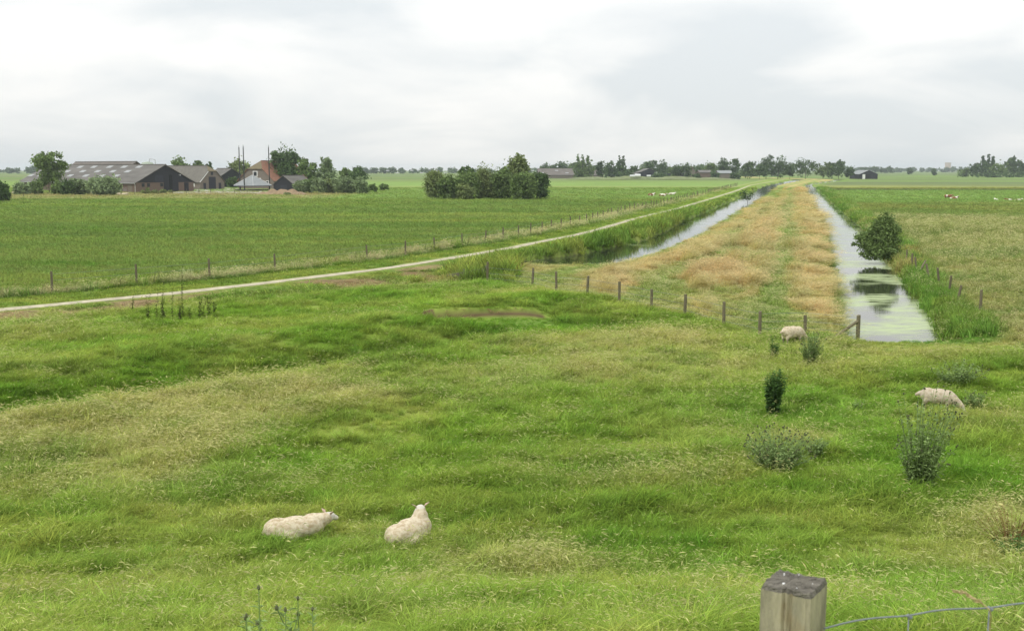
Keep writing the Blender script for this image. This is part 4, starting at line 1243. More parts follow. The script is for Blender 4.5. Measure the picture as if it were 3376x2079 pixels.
def tall_thistle(label, x, ytop, D, seed, heads):
    p = at_dist(x * K, ytop * K, D)
    z0 = gz(p.x, D)
    h = p.z - z0
    rg = np.random.default_rng(seed)
    root = empty('thistle', (p.x, D, z0))
    tag(root, label, 'thistle', 'tall thistles at the bottom edge')
    st, V, Fc, hd, br = MB(), [], [], MB(), MB()
    tops = []
    for i in range(heads):
        a = rg.uniform(0, 6.283)
        o = Vector((math.cos(a), math.sin(a), 0)) * (0 if i == 0 else rg.uniform(.06, .17))
        t = Vector((0, 0, h)) + o - Vector((0, 0, 0 if i == 0 else rg.uniform(.05, .4)))
        j = Vector((0, 0, h * .55)) if i else Vector((0, 0, 0))
        st.tube([j, j.lerp(t, .5) + o * .2, t], [.008 if i == 0 else .005, .006, .004], 5)
        tops.append((j, t))
    for j, t in tops:
        q = .014 * rg.uniform(.85, 1.2)
        hd.tube([t - Vector((0, 0, q)), t, t + Vector((0, 0, q)), t + Vector((0, 0, q * 1.9))], [q * .5, q, q * .85, q * .4], 8)
        for k in range(10):
            az = rg.uniform(0, 6.283)
            d = Vector((math.cos(az), math.sin(az), rg.uniform(-.1, .7))).normalized()
            br.tube([t, t + d * q * 3.2], [.0025, .0006], 3, cap=False)
        n = int(18 * (t - j).length / max(h, .1)) + 4
        for k in range(n):
            c = j.lerp(t, rg.uniform(.05, .95))
            az = rg.uniform(0, 6.283)
            d = Vector((math.cos(az), math.sin(az), rg.uniform(0, .8))).normalized()
            s = Vector((-math.sin(az), math.cos(az), .2)).normalized()
            L = rg.uniform(.05, .12)
            b = len(V)
            V += [tuple(c), tuple(c + d * L * .4 - s * L * .13), tuple(c + d * L - Vector((0, 0, L * .3))), tuple(c + d * L * .4 + s * L * .13)]
            Fc.append((b, b+1, b+2, b+3))
    st.build('stem', M['leaf_thistle'], root)
    tag(new_obj('leaves', mesh_np('leaves', V, Fc), root, mats=[M['leaf_thistle']]), kind='stuff')
    tag(hd.build('flower_heads', M['thistle_head'], root), kind='stuff')
    tag(br.build('spines', M['thistle_top'], root), kind='stuff')
tall_thistle('tallest spiny thistle rising from the bottom edge left of centre', 620, 1409, 8.2, 1, 3)
tall_thistle('short spiny thistle cut by the bottom edge, leftmost of them', 591, 1476, 8.0, 2, 3)
tall_thistle('middle spiny thistle with one big head at the bottom edge', 684, 1462, 8.1, 3, 4)
tall_thistle('slim twin-headed spiny thistle at the bottom edge', 714, 1434, 8.2, 4, 3)
tall_thistle('rightmost of the spiny thistles at the bottom edge', 749, 1460, 8.1, 5, 2)

# ------------------------------------------------------------------ animals
def body_mesh(name, blobs, voxel, smooth=6, wool=0.0, seed=0):
    """blobs: ('e', centre, radii) or ('c', p0, r0, p1, r1): fused into one continuous skin"""
    bm = bmesh.new()
    for b in blobs:
        if b[0] == 'e':
            bmesh.ops.create_icosphere(bm, subdivisions=3, radius=1.0, matrix=Matrix.Translation(b[1]) @ Matrix.Diagonal((*b[2], 1)))
        else:
            p0, r0, p1, r1 = Vector(b[1]), b[2], Vector(b[3]), b[4]
            n = max(3, int((p1 - p0).length / (min(r0, r1) * .55)) + 1)
            for k in range(n + 1):
                t = k / n
                bmesh.ops.create_icosphere(bm, subdivisions=2, radius=r0 + (r1 - r0) * t, matrix=Matrix.Translation(p0.lerp(p1, t)))
    me = bpy.data.meshes.new(name)
    bm.to_mesh(me); bm.free()
    o = bpy.data.objects.new('tmp', me)
    COL.objects.link(o)
    m = o.modifiers.new('r', 'REMESH'); m.mode = 'VOXEL'; m.voxel_size = voxel; m.use_smooth_shade = True
    m = o.modifiers.new('s', 'SMOOTH'); m.iterations = smooth; m.factor = .5
    dg = bpy.context.evaluated_depsgraph_get()
    me2 = bpy.data.meshes.new_from_object(o.evaluated_get(dg))
    me2.name = name
    bpy.data.objects.remove(o)
    bpy.data.meshes.remove(me)
    if wool:
        n = len(me2.vertices)
        co = np.empty(n * 3); me2.vertices.foreach_get('co', co); co = co.reshape(-1, 3)
        nr = np.empty(n * 3); me2.vertices.foreach_get('normal', nr); nr = nr.reshape(-1, 3)
        d = fbm(co[:, 0] * 16 + co[:, 2] * 9, co[:, 1] * 16 - co[:, 2] * 11, seed, 3) - .5
        d2 = fbm(co[:, 0] * 5 + co[:, 2] * 3, co[:, 1] * 5 + co[:, 2] * 4, seed + 9, 2) - .5
        co = co + nr * ((d * .5 + d2 * .8) * wool)[:, None]
        me2.vertices.foreach_set('co', co.ravel())
        me2.update()
    return me2
def ear_mesh(L, W, sgn):
    V = [(0, 0, 0), (L * .12, W * .5 * sgn * .0 - W * .45, L * .45), (0.02, 0, L * .5), (L * .12, W * .45, L * .45), (L * .05, 0, L)]
    V += [(v[0] - .012, v[1], v[2]) for v in V]
    return mesh_np('ear', V, [(0, 1, 2), (0, 2, 3), (1, 4, 2), (2, 4, 3), (5, 7, 6), (5, 8, 7), (6, 7, 9), (7, 8, 9), (0, 5, 6, 1), (1, 6, 9, 4), (0, 3, 8, 5), (3, 4, 9, 8)])
def put_ear(root, p, out, mat, L=.13, W=.075):
    o = new_obj('ear', ear_mesh(L, W, 1), root, mats=[mat])
    q = Vector(out).normalized().to_track_quat('Z', 'X')
    o.location = p
    o.rotation_euler = q.to_euler()
def animal_material(name, base, dirt, face, face_box, wool=True):
    """fleece with soiled belly growth; the short-haired face is paler (true coat colours)"""
    m = material(name, base, 0.95, 0.08, 9, 0.9, 70, spec=0.08)
    return m
M['face'] = material('sheep_face', (0.60, 0.56, 0.48), 0.9, 0.08, 14)
M['leg_dark'] = material('sheep_leg', (0.10, 0.09, 0.07), 0.9, 0.2, 14)
def paint(me, spots, leg_z=None):
    c = np.empty(len(me.polygons) * 3); me.polygons.foreach_get('center', c); c = c.reshape(-1, 3)
    mi = np.zeros(len(c), dtype=np.int32)
    if leg_z: mi[(c[:, 2] < leg_z) & (c[:, 0] < .6)] = 2
    for p_, r_ in spots: mi[np.linalg.norm(c - np.array(p_), axis=1) < r_] = 1
    me.polygons.foreach_set('material_index', mi)
M['leg'] = material('sheep_leg_hair', (0.26, 0.22, 0.165), 0.9, 0.2, 14)
def sheep_lying(label, loc, rz, headup, seed, mat='wool', scale=1.0, cat_group=None):
    root = empty('sheep', loc, rz)
    root.scale = (scale,) * 3
    tag(root, label, 'sheep', cat_group)
    B = [('e', (0, 0, .25), (.50, .31, .27)), ('e', (-.34, .02, .24), (.28, .31, .26)), ('e', (.30, 0, .27), (.27, .27, .26)), ('e', (-.2, .22, .14), (.27, .17, .15)), ('e', (-.2, -.22, .14), (.27, .17, .15)),
         ('c', (.40, .15, .07), .06, (.60, .15, .05), .045), ('c', (.40, -.15, .07), .06, (.60, -.15, .05), .045), ('c', (-.56, 0, .27), .06, (-.64, .02, .16), .035)]
    if headup:
        B += [('c', (.30, 0, .34), .21, (.38, .02, .50), .155), ('c', (.38, .02, .52), .135, (.40, .03, .60), .115), ('c', (.41, .04, .61), .105, (.50, .17, .53), .06)]
        hp, hd, up_ = Vector((.385, .03, .66)), Vector((.55, .83, 0)), .75
    else:
        B += [('c', (.34, .02, .33), .22, (.60, .05, .39), .15), ('c', (.62, .06, .40), .13, (.68, .08, .42), .11), ('c', (.70, .09, .42), .10, (.83, .17, .34), .058)]
        hp, hd, up_ = Vector((.66, .08, .48)), Vector((.85, .52, 0)), .9
    sd_ = Vector((-hd.y, hd.x, 0)) * .075
    me = body_mesh('body', B, .022, 3, .036, seed)
    paint(me, [(hp + hd * .10 - Vector((0, 0, .05)), .15), (hp + hd * .02 - Vector((0, 0, .03)), .105)])
    new_obj('body', me, root, mats=[M[mat], M['face']])
    for sg in (-1, 1):
        put_ear(root, hp + sd_ * sg, (sd_ * sg).normalized() + Vector((0, 0, up_)) - hd * .15, M['ear'], .15, .085)
    return root
def sheep_standing(label, loc, rz, seed, mat='wool_dim', scale=1.0, collar=False):
    root = empty('sheep', loc, rz)
    root.scale = (scale,) * 3
    tag(root, label, 'sheep')
    B = [('e', (0, 0, .56), (.50, .27, .28)), ('e', (-.30, 0, .59), (.28, .25, .26)), ('e', (.33, 0, .54), (.25, .22, .27)), ('c', (.42, 0, .56), .20, (.78, 0, .27), .115), ('c', (.79, 0, .25), .09, (.95, 0, .05), .05),
         ('c', (-.54, 0, .66), .075, (-.70, 0, .58), .05)]
    for s in (-1, 1):
        B += [('c', (.32, .12 * s, .40), .075, (.33, .12 * s, .22), .048), ('c', (.33, .12 * s, .22), .04, (.32, .12 * s, 0.0), .034),
              ('c', (-.34, .13 * s, .46), .13, (-.42, .13 * s, .30), .065), ('c', (-.42, .13 * s, .30), .048, (-.38, .13 * s, .02), .034)]
    me = body_mesh('body', B, .022, 3, .032, seed)
    paint(me, [((.90, 0, .10), .17), ((.81, 0, .2), .12)], .27)
    new_obj('body', me, root, mats=[M[mat], M['face'], M['leg']])
    put_ear(root, (.77, .08, .30), (-.2, 1, .2), M['ear'])
    put_ear(root, (.77, -.08, .30), (-.2, -1, .2), M['ear'])
    if collar:
        mb = MB()
        n = 22
        pts = [(-.46, .238 * math.cos(math.pi * k / n), .60 + .245 * math.sin(math.pi * k / n)) for k in range(5, n - 6)]
        mb.tube(pts, .014, 5)
        mb.build('marking_band', M['collar'], root)
    return root
p = ad(709, 1303); z0 = gz(p.x, p.y)
sheep_lying('cream sheep lying stretched out in the near grass, seen from behind', (p.x, p.y, z0 - .02), R(17), False, 1, 'wool', .92).scale = (.95, .86, .84)
KEEP_OUT.append((p.x, p.y, .40, .20, R(17)))
p = ad(984, 1316); z0 = gz(p.x, p.y)
sheep_lying('cream sheep lying with raised head and ears, right of the stretched one', (p.x, p.y, z0), R(57), True, 2, 'wool', .90)
KEEP_OUT.append((p.x, p.y, .38, .20, R(60)))
p = ad(2246, 990); z0 = gz(p.x, p.y)
sheep_standing('grazing sheep at the right with head down behind tall thistle', (p.x, p.y, z0 + .02), R(-24), 3, collar=True, scale=.83)
KEEP_OUT.append((p.x, p.y, .45, .26, R(-22)))
p = ad(1899, 824); z0 = gz(p.x, p.y)
sheep_standing('grazing sheep beside the wire fence near the ditch end', (p.x, p.y, z0 + .03), R(30), 4, 'wool', scale=.92)
KEEP_OUT.append((p.x, p.y, .45, .25, R(34)))
# far sheep before the long barn
far_sheep = sheep_lying('far white sheep left of the pair before the long barn', (0, 0, 0), 0, False, 9, 'wool')
FARS = [(1048, 694, .3, 'white sheep lying left in the close pair before the long barn'), (1102, 696, 3.0, 'white sheep lying right in the close pair before the long barn'), (1138, 703, .2, 'small white sheep touching the close pair before the barn'),
      (1376, 706, 1.4, 'white sheep upright below the metal gate of the barn'), (1440, 708, .1, 'white sheep right of the one below the metal gate'), (168, 690, .4, 'white sheep at the far left before the hedge'), (268, 688, 2.9, 'white sheep second from the left before the hedge')]
for i, (x, y, a, q) in enumerate(FARS):
    o = far_sheep if i == 0 else copy_tree(far_sheep)
    g = at(zu(1, x), zv(1, y + 6))
    o.location = (g.x, g.y, 0); o.rotation_euler = (0, 0, a); o.scale = (1.25,) * 3
    tag(o, q, 'sheep', 'far sheep before the barn hedge')
# cows
def cow_material(name, seed, amount):
    m = bpy.data.materials.new(name)
    m.use_nodes = True
    t = m.node_tree
    b = t.nodes['Principled BSDF']
    b.inputs['Roughness'].default_value = .7
    b.inputs['Specular IOR Level'].default_value = .2
    tcn = nd(t, 'ShaderNodeTexCoord'); mp = nd(t, 'ShaderNodeMapping')
    mp.inputs['Location'].default_value = (seed, seed * 1.7, 0)
    t.links.new(tcn.outputs['Object'], mp.inputs[0])
    q = nd(t, 'ShaderNodeTexNoise'); q.inputs['Scale'].default_value = 1.5; q.inputs['Detail'].default_value = 2
    t.links.new(mp.outputs[0], q.inputs[0])
    rp = nd(t, 'ShaderNodeValToRGB')
    rp.color_ramp.elements[0].position = amount; rp.color_ramp.elements[0].color = (.23, .105, .050, 1)
    rp.color_ramp.elements[1].position = amount + .03; rp.color_ramp.elements[1].color = (.72, .68, .60, 1)
    t.links.new(q.outputs[0], rp.inputs[0]); t.links.new(rp.outputs[0], b.inputs['Base Color'])
    return m
def cow_lying_mesh():
    B = [('e', (0, 0, .48), (.95, .42, .46)), ('e', (-.6, 0, .45), (.45, .42, .42)), ('e', (.55, 0, .52), (.45, .38, .45)), ('c', (.8, 0, .7), .26, (1.15, 0, .95), .17), ('c', (1.18, 0, .98), .15, (1.5, 0, .78), .085),
         ('c', (.7, .3, .12), .1, (1.05, .3, .1), .07), ('c', (.7, -.3, .12), .1, (1.05, -.3, .1), .07), ('e', (-.4, .38, .25), (.4, .2, .22)), ('c', (1.16, .1, 1.05), .05, (1.14, .3, 1.05), .03), ('c', (1.16, -.1, 1.05), .05, (1.14, -.3, 1.05), .03)]
    return body_mesh('body', B, .06, 3)
def cow_standing_mesh():
    B = [('e', (0, 0, 1.02), (.85, .34, .38)), ('e', (-.6, 0, 1.08), (.36, .32, .33)), ('e', (.5, 0, 1.05), (.36, .3, .4)), ('c', (.7, 0, 1.2), .24, (1.05, 0, 1.3), .16), ('c', (1.08, 0, 1.32), .14, (1.4, 0, 1.12), .085), ('c', (-.92, 0, 1.25), .04, (-.98, 0, .6), .04),
         ('c', (1.06, .1, 1.4), .05, (1.04, .3, 1.4), .03), ('c', (1.06, -.1, 1.4), .05, (1.04, -.3, 1.4), .03)]
    for s in (-1, 1):
        B += [('c', (.55, .18 * s, .8), .11, (.55, .18 * s, 0), .06), ('c', (-.62, .2 * s, .95), .2, (-.72, .2 * s, .5), .09), ('c', (-.72, .2 * s, .5), .075, (-.66, .2 * s, 0), .06)]
    return body_mesh('body', B, .06, 3)
CL, CS = cow_lying_mesh(), cow_standing_mesh()
def cow(label, z_, x, y, rz, me, seed, amount, group):
    g = at(zu(z_, x), zv(z_, y))
    root = empty('cow', (g.x, g.y, -.18 if 'edge' not in label else -.5), rz)
    root.scale = (.9, .9, .9)
    tag(root, label, 'cow', group)
    m2 = me.copy()
    new_obj('body', m2, root, mats=[cow_material('cow_coat', seed, amount)])
GL = 'cows lying in the left field'
cow('brown and white cow lying leftmost of three in the left field', 4, 758, 568, R(20), CL, 3.0, .56, GL)
cow('white cow with brown shoulder lying in the middle of three', 4, 875, 572, R(-10), CL, 8.0, .47, GL)
cow('mostly white cow lying rightmost of three in the left field', 4, 966, 562, R(15), CL, 14.0, .40, GL)
GR = 'cows in the right field'
cow('brown and white cow standing in the right field', 5, 1664, 622, R(-25), CS, 5.5, .56, GR)
cow('cow lying in front of the standing one in right field', 5, 1722, 624, R(5), CL, 9.5, .5, GR)
cow('pale cow lying near the right picture edge, nearest the edge', 5, 2392, 636, R(10), CL, 1.2, .44, GR)
cow('brown and white cow lying second from the right picture edge', 5, 2310, 634, R(170), CL, 6.2, .52, GR)
cow('small pale animal lying third from the right picture edge', 5, 2170, 634, R(90), CL, 4.4, .3, GR)

# ------------------------------------------------------------------ buildings
def gable_building(name, label, cat, A, e1, W, L, eave, ridge, wall, roof, hip=None, hip_in=0.0, hip_mat=None, ov=.45, back_hip=False, gable_mat=None, gable_z=None):
    """local x along the gable, local y along the ridge; A is the near left corner"""
    rz = math.atan2(e1[1], e1[0])
    root = empty(name, (A[0], A[1], 0), rz)
    tag(root, label, cat)
    hw = W / 2
    sl = (ridge - eave) / hw
    hb = hip if hip else ridge
    x1 = hw * (hb - eave) / (ridge - eave)
    mb = MB()
    front = [(0, 0, -.2), (W, 0, -.2), (W, 0, eave), (W - x1, 0, hb)] + ([(x1, 0, hb)] if hip else []) + [(0, 0, eave)]
    back = [(p[0], L, p[2]) for p in front]
    n = len(front)
    fs = [tuple(range(n)), tuple(range(2 * n - 1, n - 1, -1))]
    fs += [(i, n + i, n + (i + 1) % n, (i + 1) % n) for i in range(n)]
    mb.add(front + back, fs)
    mb.build('wall', M[wall], root)
    t = (0, 0, .16)
    ze, xo = eave - ov * sl + .04, ov
    z_ = lambda z: z + .04
    hy = hip_in
    rl = MB()
    if hip:
        f0 = [(-xo, -ov, ze), (-xo, L + ov, ze), (hw, L + ov, z_(ridge)), (hw, hy, z_(ridge)), (x1, -ov, z_(hb))]
        f1 = [(W + xo, L + ov, ze), (W + xo, -ov, ze), (W - x1, -ov, z_(hb)), (hw, hy, z_(ridge)), (hw, L + ov, z_(ridge))]
    else:
        f0 = [(-xo, -ov, ze), (-xo, L + ov, ze), (hw, L + ov, z_(ridge)), (hw, -ov, z_(ridge))]
        f1 = [(W + xo, L + ov, ze), (W + xo, -ov, ze), (hw, -ov, z_(ridge)), (hw, L + ov, z_(ridge))]
    rl.slab(f0[::-1], t); rl.slab(f1[::-1], t)
    ro = rl.build('roof', M[roof], root)
    if hip:
        h = MB(); h.slab([(x1, -ov - .01, z_(hb) + .02), (W - x1, -ov - .01, z_(hb) + .02), (hw, hy, z_(ridge) + .02)], t)
        h.build('roof_hip', M[hip_mat or roof], root)
    rc = MB(); rc.box((hw - .2, (hy if hip else -ov - .02), ridge + .13), (hw + .2, L + ov + .02, ridge + .32)); rc.build('ridge_cap', M[roof], ro)
    return root
def panel(root, name, x0, x1, z0, z1, mat, y=-.03, side=None, dep=.05):
    """flat piece fixed to the gable (side None) or to the long wall x=side"""
    mb = MB()
    if side is None: mb.box((x0, y, z0), (x1, y + dep, z1))
    else: mb.box((side - dep / 2, x0, z0), (side + dep / 2, x1, z1))
    return mb.build(name, M[mat], root)
def window(root, x0, x1, z0, z1, y=-.03, frame='white'):
    f = panel(root, 'window', x0, x1, z0, z1, frame, y)
    g = MB(); wv = (x1 - x0) * .16; hv = (z1 - z0) * .12; xm = (x0 + x1) / 2
    g.box((x0 + wv, y - .02, z0 + hv), (x1 - wv, y + .01, z1 - hv)); g.build('pane', M['glass'], f)
    return f
E1 = (.6, .8)
A1 = (-114.0, 330.0)
W1, L1, EV, RG = 21.0, 66.0, 3.0, 8.3
b1 = gable_building('cattle_barn', 'long grey-roofed cattle barn with skylights and black gable', 'barn', A1, E1, W1, L1, EV, RG, 'brick_red', 'roof_grey', ov=.5)
sl1 = (RG - EV) / (W1 / 2)
g_ = MB(); g_.slab([(0.05, -.04, 3.0), (W1 - .05, -.04, 3.0), (W1 / 2, -.04, RG - .1)], (0, -.05, 0)); g_.build('gable_boarding', M['black_wood'], b1)
for x0, x1, z1, m, nm in [(9.8, 14.2, 3.0, 'black_wood', 'big_door'), (17.4, 19.0, 2.9, 'black_wood', 'door')]:
    panel(b1, nm, x0, x1, 0, z1, m, -.09)
panel(b1, 'doorway_shade', 11.9, 12.9, 0, 5.3, 'inner_shade', -.14)  # black panel on the closed wall, painted as the shade inside a doorway
panel(b1, 'sliding_door', 12.95, 15.2, 0, 3.6, 'black_wood', -.13)
for x in (2.0, 3.9, 8.6): window(b1, x, x + 1.0, 1.7, 2.8, -.05, 'door_dark')
panel(b1, 'hay_door', 6.6, 9.7, 3.1, 5.2, 'door_dark', -.13)
lamp = MB(); lamp.tube([(15.4, -.2, 5.3), (15.5, -.9, 5.2)], [.08, .22], 6); lamp.build('gable_lamp', M['metal'], b1)
gut = MB(); gut.tube([(-.55, -.3, 2.78), (-.55, L1 + .3, 2.78)], .09, 6); gut.build('gutter', M['metal'], b1)
dp = MB(); dp.tube([(-.5, .2, 2.8), (-.12, .3, 2.4), (-.12, .3, 0)], .07, 6); dp.build('downpipe', M['white'], b1)
panel(b1, 'side_door', 2.0, 4.2, 0, 2.4, 'brick_brown', side=-.03)
def roof_sheet(root, y, t, wy, wt, hw, eave, ridge, mat='skylight'):
    """skylight lying in the left roof slope: t runs from eave (0) to ridge (1)"""
    pts = [(hw * t, y), (hw * t, y + wy), (hw * (t + wt), y + wy), (hw * (t + wt), y)]
    P = [(a, b, eave + (ridge - eave) * a / hw + .205) for a, b in pts]
    mb = MB(); mb.slab(P[::-1], (0, 0, .04)); return mb.build('skylight', M[mat], root)
for row, t, ys in ((0, .80, (10, 18, 26, 35, 43, 52, 60)), (1, .53, (12, 20, 28.5, 37, 46, 54, 62)), (2, .27, (14, 22, 31, 40, 49, 58, 64))):
    for y in ys: roof_sheet(b1, y, t, 2.6, .13, W1 / 2, EV, RG)
# barn behind
A2 = (A1[0] + .6 * 26 - .8 * 51, A1[1] + .8 * 26 + .6 * 51)
b2 = gable_building('rear_barn', 'second grey barn whose ridge shows above the long barn', 'barn', A2, E1, 18, 38, 4.2, 9.6, 'brick_brown', 'roof_far', ov=.5)
# feed tank with pipe
tk = empty('feed_tank', (xat(zu(1, 1708), 372), 372, 0)); tag(tk, 'pale green feed tank with bent pipe above the barn ridge', 'tank')
mb = MB(); mb.tube([(0, 0, 0), (0, 0, 8.6), (0, 0, 9.3), (0, 0, 9.6)], [2.2, 2.2, 1.7, .4], 14); mb.build('shell', M['tank'], tk)
mb = MB(); mb.tube([(.6, 0, 9.2), (.8, 0, 10.5), (2.6, 0, 10.3), (2.9, 0, 7.5)], .13, 6); mb.build('pipe', M['metal'], tk)
# brick barn
A3 = (-108.3, 378.0)
b3 = gable_building('brick_barn', 'old brown brick barn with half-hipped gable and dark doors', 'barn', A3, E1, 10.4, 32, 2.7, 8.1, 'brick_brown', 'roof_thatch', hip=6.2, hip_in=2.6, hip_mat='roof_brown', ov=.35)
panel(b3, 'big_door', 3.7, 6.7, 0, 4.4, 'door_dark'); panel(b3, 'side_door', 1.4, 2.5, 0, 2.3, 'door_dark'); panel(b3, 'side_door', 7.9, 9.0, 0, 2.3, 'door_dark'); panel(b3, 'hay_hatch', 4.7, 5.7, 5.0, 6.1, 'door_dark')
f = panel(b3, 'window', 3.0, 5.4, 1.0, 2.2, 'white', side=-.03)
tr_ = MB(); tr_.tube([(-.35, -.42, 2.55), (5.2 * .648, -.42, 6.25)], .09, 5); tr_.build('verge_trim', M['white'], b3)
# black barn behind
b4 = gable_building('tarred_barn', 'black boarded barn behind the hay barrack poles', 'barn', (xat(716, 432), 432), (.87, .49), 11.5, 22, 3.4, 7.2, 'black_wood', 'roof_grey', ov=.35)
panel(b4, 'door', 4.0, 7.0, 0, 3.2, 'door_dark')
# farmhouse, gable towards the camera
e1h = (.87, -.493)
DH = 396.0
Ah = (xat(784, DH), DH)
b5 = gable_building('farmhouse', 'brick farmhouse with red tiled roof and white framed windows', 'house', Ah, e1h, 17.0, 20, 3.0, 9.9, 'brick_brown', 'roof_red', hip=7.0, hip_in=3.0, hip_mat='roof_brown', ov=.4)
window(b5, 7.2, 9.4, 4.4, 6.4)
for x in (.9, 2.4, 11.1, 13.2): window(b5, x, x + 1.5, 1.3, 3.0 if x > 5 else 2.6)
window(b5, 5.2, 6.8, 1.2, 2.8)
window(b5, 9.5, 11.0, 2.3, 3.9)
mb = MB(); mb.slab([(17 - 3.9, 4.0, 5.37), (17 - 3.9, 5.4, 5.37), (17 - 4.9, 5.4, 6.2), (17 - 4.9, 4.0, 6.2)], (.1, 0, .12)); mb.build('roof_window', M['skylight'], b5)
mb = MB(); mb.box((16.96, 3, 1.0), (17.06, 5, 2.6)); mb.build('side_window', M['white'], b5)
# little black shed
DS = 347.0
b6 = gable_building('black_shed', 'small black wooden shed with grey roof left of the willow row', 'shed', (xat(900, DS), DS), (.93, -.37), 7.6, 11.0, 2.2, 4.9, 'black_wood', 'roof_grey', ov=.3)
panel(b6, 'door', 2.6, 5.0, 0, 2.1, 'door_dark')
# hay barrack
D0 = 356.0
hx = xat(831, D0)
hb = empty('hay_barrack', (hx, D0, 0)); tag(hb, 'hay barrack with low grey pyramid roof between three tall dark poles', 'hay barrack')
n = 6; Rr_ = 6.9; ez, az_ = 1.7, 5.0
mb, rb = MB(), MB()
cs = [(Rr_ * math.cos(R(60 * k - 75)), Rr_ * math.sin(R(60 * k - 75)), ez) for k in range(n)]
for k in range(n):
    a, b = cs[k], cs[(k + 1) % n]
    mb.slab([a, b, (0, 0, az_)], (0, 0, .12))
    rb.tube([(a[0], a[1], a[2] + .14), (0, 0, az_ + .16)], .09, 5)
ro = mb.build('roof', M['roof_metal'], hb); rb.build('roof_ridges', M['metal'], ro)
mb = MB()
for k in range(n): mb.tube([(cs[k][0], cs[k][1], ez - .05), (cs[(k + 1) % n][0], cs[(k + 1) % n][1], ez - .05)], .12, 5)
mb.build('eave_beam', M['door_dark'], hb)
for u_, dy in ((zu(2, 763), 3.2), (zu(2, 810), -5.6), (zu(2, 1086), 1.4)):
    x_ = xat(u_, D0 + dy) - hx
    mb = MB(); mb.tube([(x_, dy, -.2), (x_, dy, 7), (x_, dy, 14.2)], [.21, .18, .15], 8); po = mb.build('pole', M['pole'] if 'pole' in M else M['door_dark'], hb)
    mb = MB(); mb.tube([(x_, dy, 14.2), (x_, dy, 14.9)], [.12, .1], 6); mb.build('pole_cap', M['metal'], po)
mb = MB(); mb.tube([(0, 0, 0), (0, 0, .45)], [6.0, 5.6], 18); mb.build('hay_floor', M['bark'], hb)
# yard, sand heap, gate
def sheet(name, pts, z, mat, label):
    o = new_obj(name, mesh_np(name, [(p[0], p[1], z) for p in pts], [tuple(range(len(pts)))]), mats=[M[mat]])
    tag(o, label, kind='structure')
sheet('farmyard', [(xat(560, 322), 322), (xat(700, 318), 318), (xat(880, 318), 318), (xat(905, 345), 345), (xat(890, 400), 400), (xat(640, 420), 420)], .09, 'yard', 'pale concrete farmyard round the hay barrack')
def heap(name, label, cat, pos, blobs, mat, seed):
    xs = np.linspace(-1, 1, 44); X, Y = np.meshgrid(xs, xs)
    w_, d_ = max(abs(b[0]) + b[2] for b in blobs) * 1.15, max(abs(b[1]) + b[3] for b in blobs) * 1.2
    X, Y = X * w_, Y * d_
    Z = np.zeros_like(X)
    for bx_, by_, rx, ry, h in blobs:
        Z = np.maximum(Z, h * np.exp(-((X - bx_) / rx) ** 2 - ((Y - by_) / ry) ** 2))
    Z = Z * (.75 + .5 * fbm(X / 1.3 + 50, Y / 1.3 + 50, seed, 3)) - .12
    V = np.column_stack([X.ravel(), Y.ravel(), Z.ravel()])
    Fq = [(i * 44 + j, i * 44 + j + 1, (i + 1) * 44 + j + 1, (i + 1) * 44 + j) for i in range(43) for j in range(43)]
    o = new_obj(name, mesh_np(name, V, Fq, True), loc=pos, mats=[M[mat]])
    tag(o, label, cat)
DH2 = 306.0
heap('sand_heap', 'brown heap of sand and earth before the black shed', 'sand heap', (xat(915, DH2), DH2, .05), [(-4.4, 0, 1.4, 1.6, .9), (-1.5, .3, 2.0, 2, 1.5), (1.2, 0, 2.2, 2, 1.7), (3.9, .2, 2.0, 2, 1.5), (6.2, 0, 1.6, 1.6, .8)], 'sand', 5)
grow(2, 1215, 1325, 648, 300, 'bush', 'leaf_mid', 'bright weed bush growing on the sand heap', 320, .22, 'bush', 'bush')
gt = empty('field_gate', (*at(zu(1, 1325), zv(1, 683))[:2], 0)); tag(gt, 'grey tubular metal gate before the barn side wall', 'gate')
gl = xat(zu(1, 1555), 322) - gt.location.x
for zz_ in (.45, .85, 1.25): mb = MB(); mb.tube([(0, 0, zz_), (gl, 3.0, zz_)], .05, 5); mb.build('rail', M['metal'], gt)
for t_ in (0, .5, 1): mb = MB(); mb.tube([(gl * t_, 3.0 * t_, 0), (gl * t_, 3.0 * t_, 1.35)], .06, 5); mb.build('upright', M['metal'], gt)

# --- far buildings
def far_barn(name, label, cat, z_, xl, xr, ytop, yeave, D, depth, wall, roof, gable=False):
    ul, ur = zu(z_, xl), zu(z_, xr)
    x0, x1 = xat(ul, D), xat(ur, D)
    rg, ev = zat(zv(z_, ytop), D), zat(zv(z_, yeave), D)
    if gable:
        return gable_building(name, label, cat, (x0, D), (1, 0), x1 - x0, depth, max(1.5, ev), rg, wall, roof, ov=.4)
    # ridge across the view: gable runs in depth
    return gable_building(name, label, cat, (x1, D), (0, 1), depth, x1 - x0, max(1.5, ev), rg, wall, roof, ov=.4)
fb = far_barn('long_barn', 'long low far barn with grey-brown roof behind the poplars', 'barn', 3, 1665, 2420, 408, 482, 850, 26, 'brick_brown', 'roof_far')
for k in range(9):
    for q, t_ in ((0, .25), (1, .62)):
        roof_sheet(fb, 8 + k * 19 + q * 8, t_, 2.4, .12, 13, zat(zv(3, 482), 850), zat(zv(3, 408), 850))
gb = far_barn('gabled_barn', 'far black barn with a wide grey gable roof', 'barn', 4, 640, 838, 296, 335, 800, 30, 'black_wood', 'roof_grey', True)
panel(gb, 'door', 17, 23, 0, 4, 'door_dark')
for x_ in (12, 33): panel(gb, 'vent', x_, x_ + 1.6, 3.6, 5.2, 'white', -.06)
lb = far_barn('lean_to', 'low annex left of the far gabled barn', 'shed', 4, 552, 636, 340, 352, 803, 14, 'brick_brown', 'roof_grey')
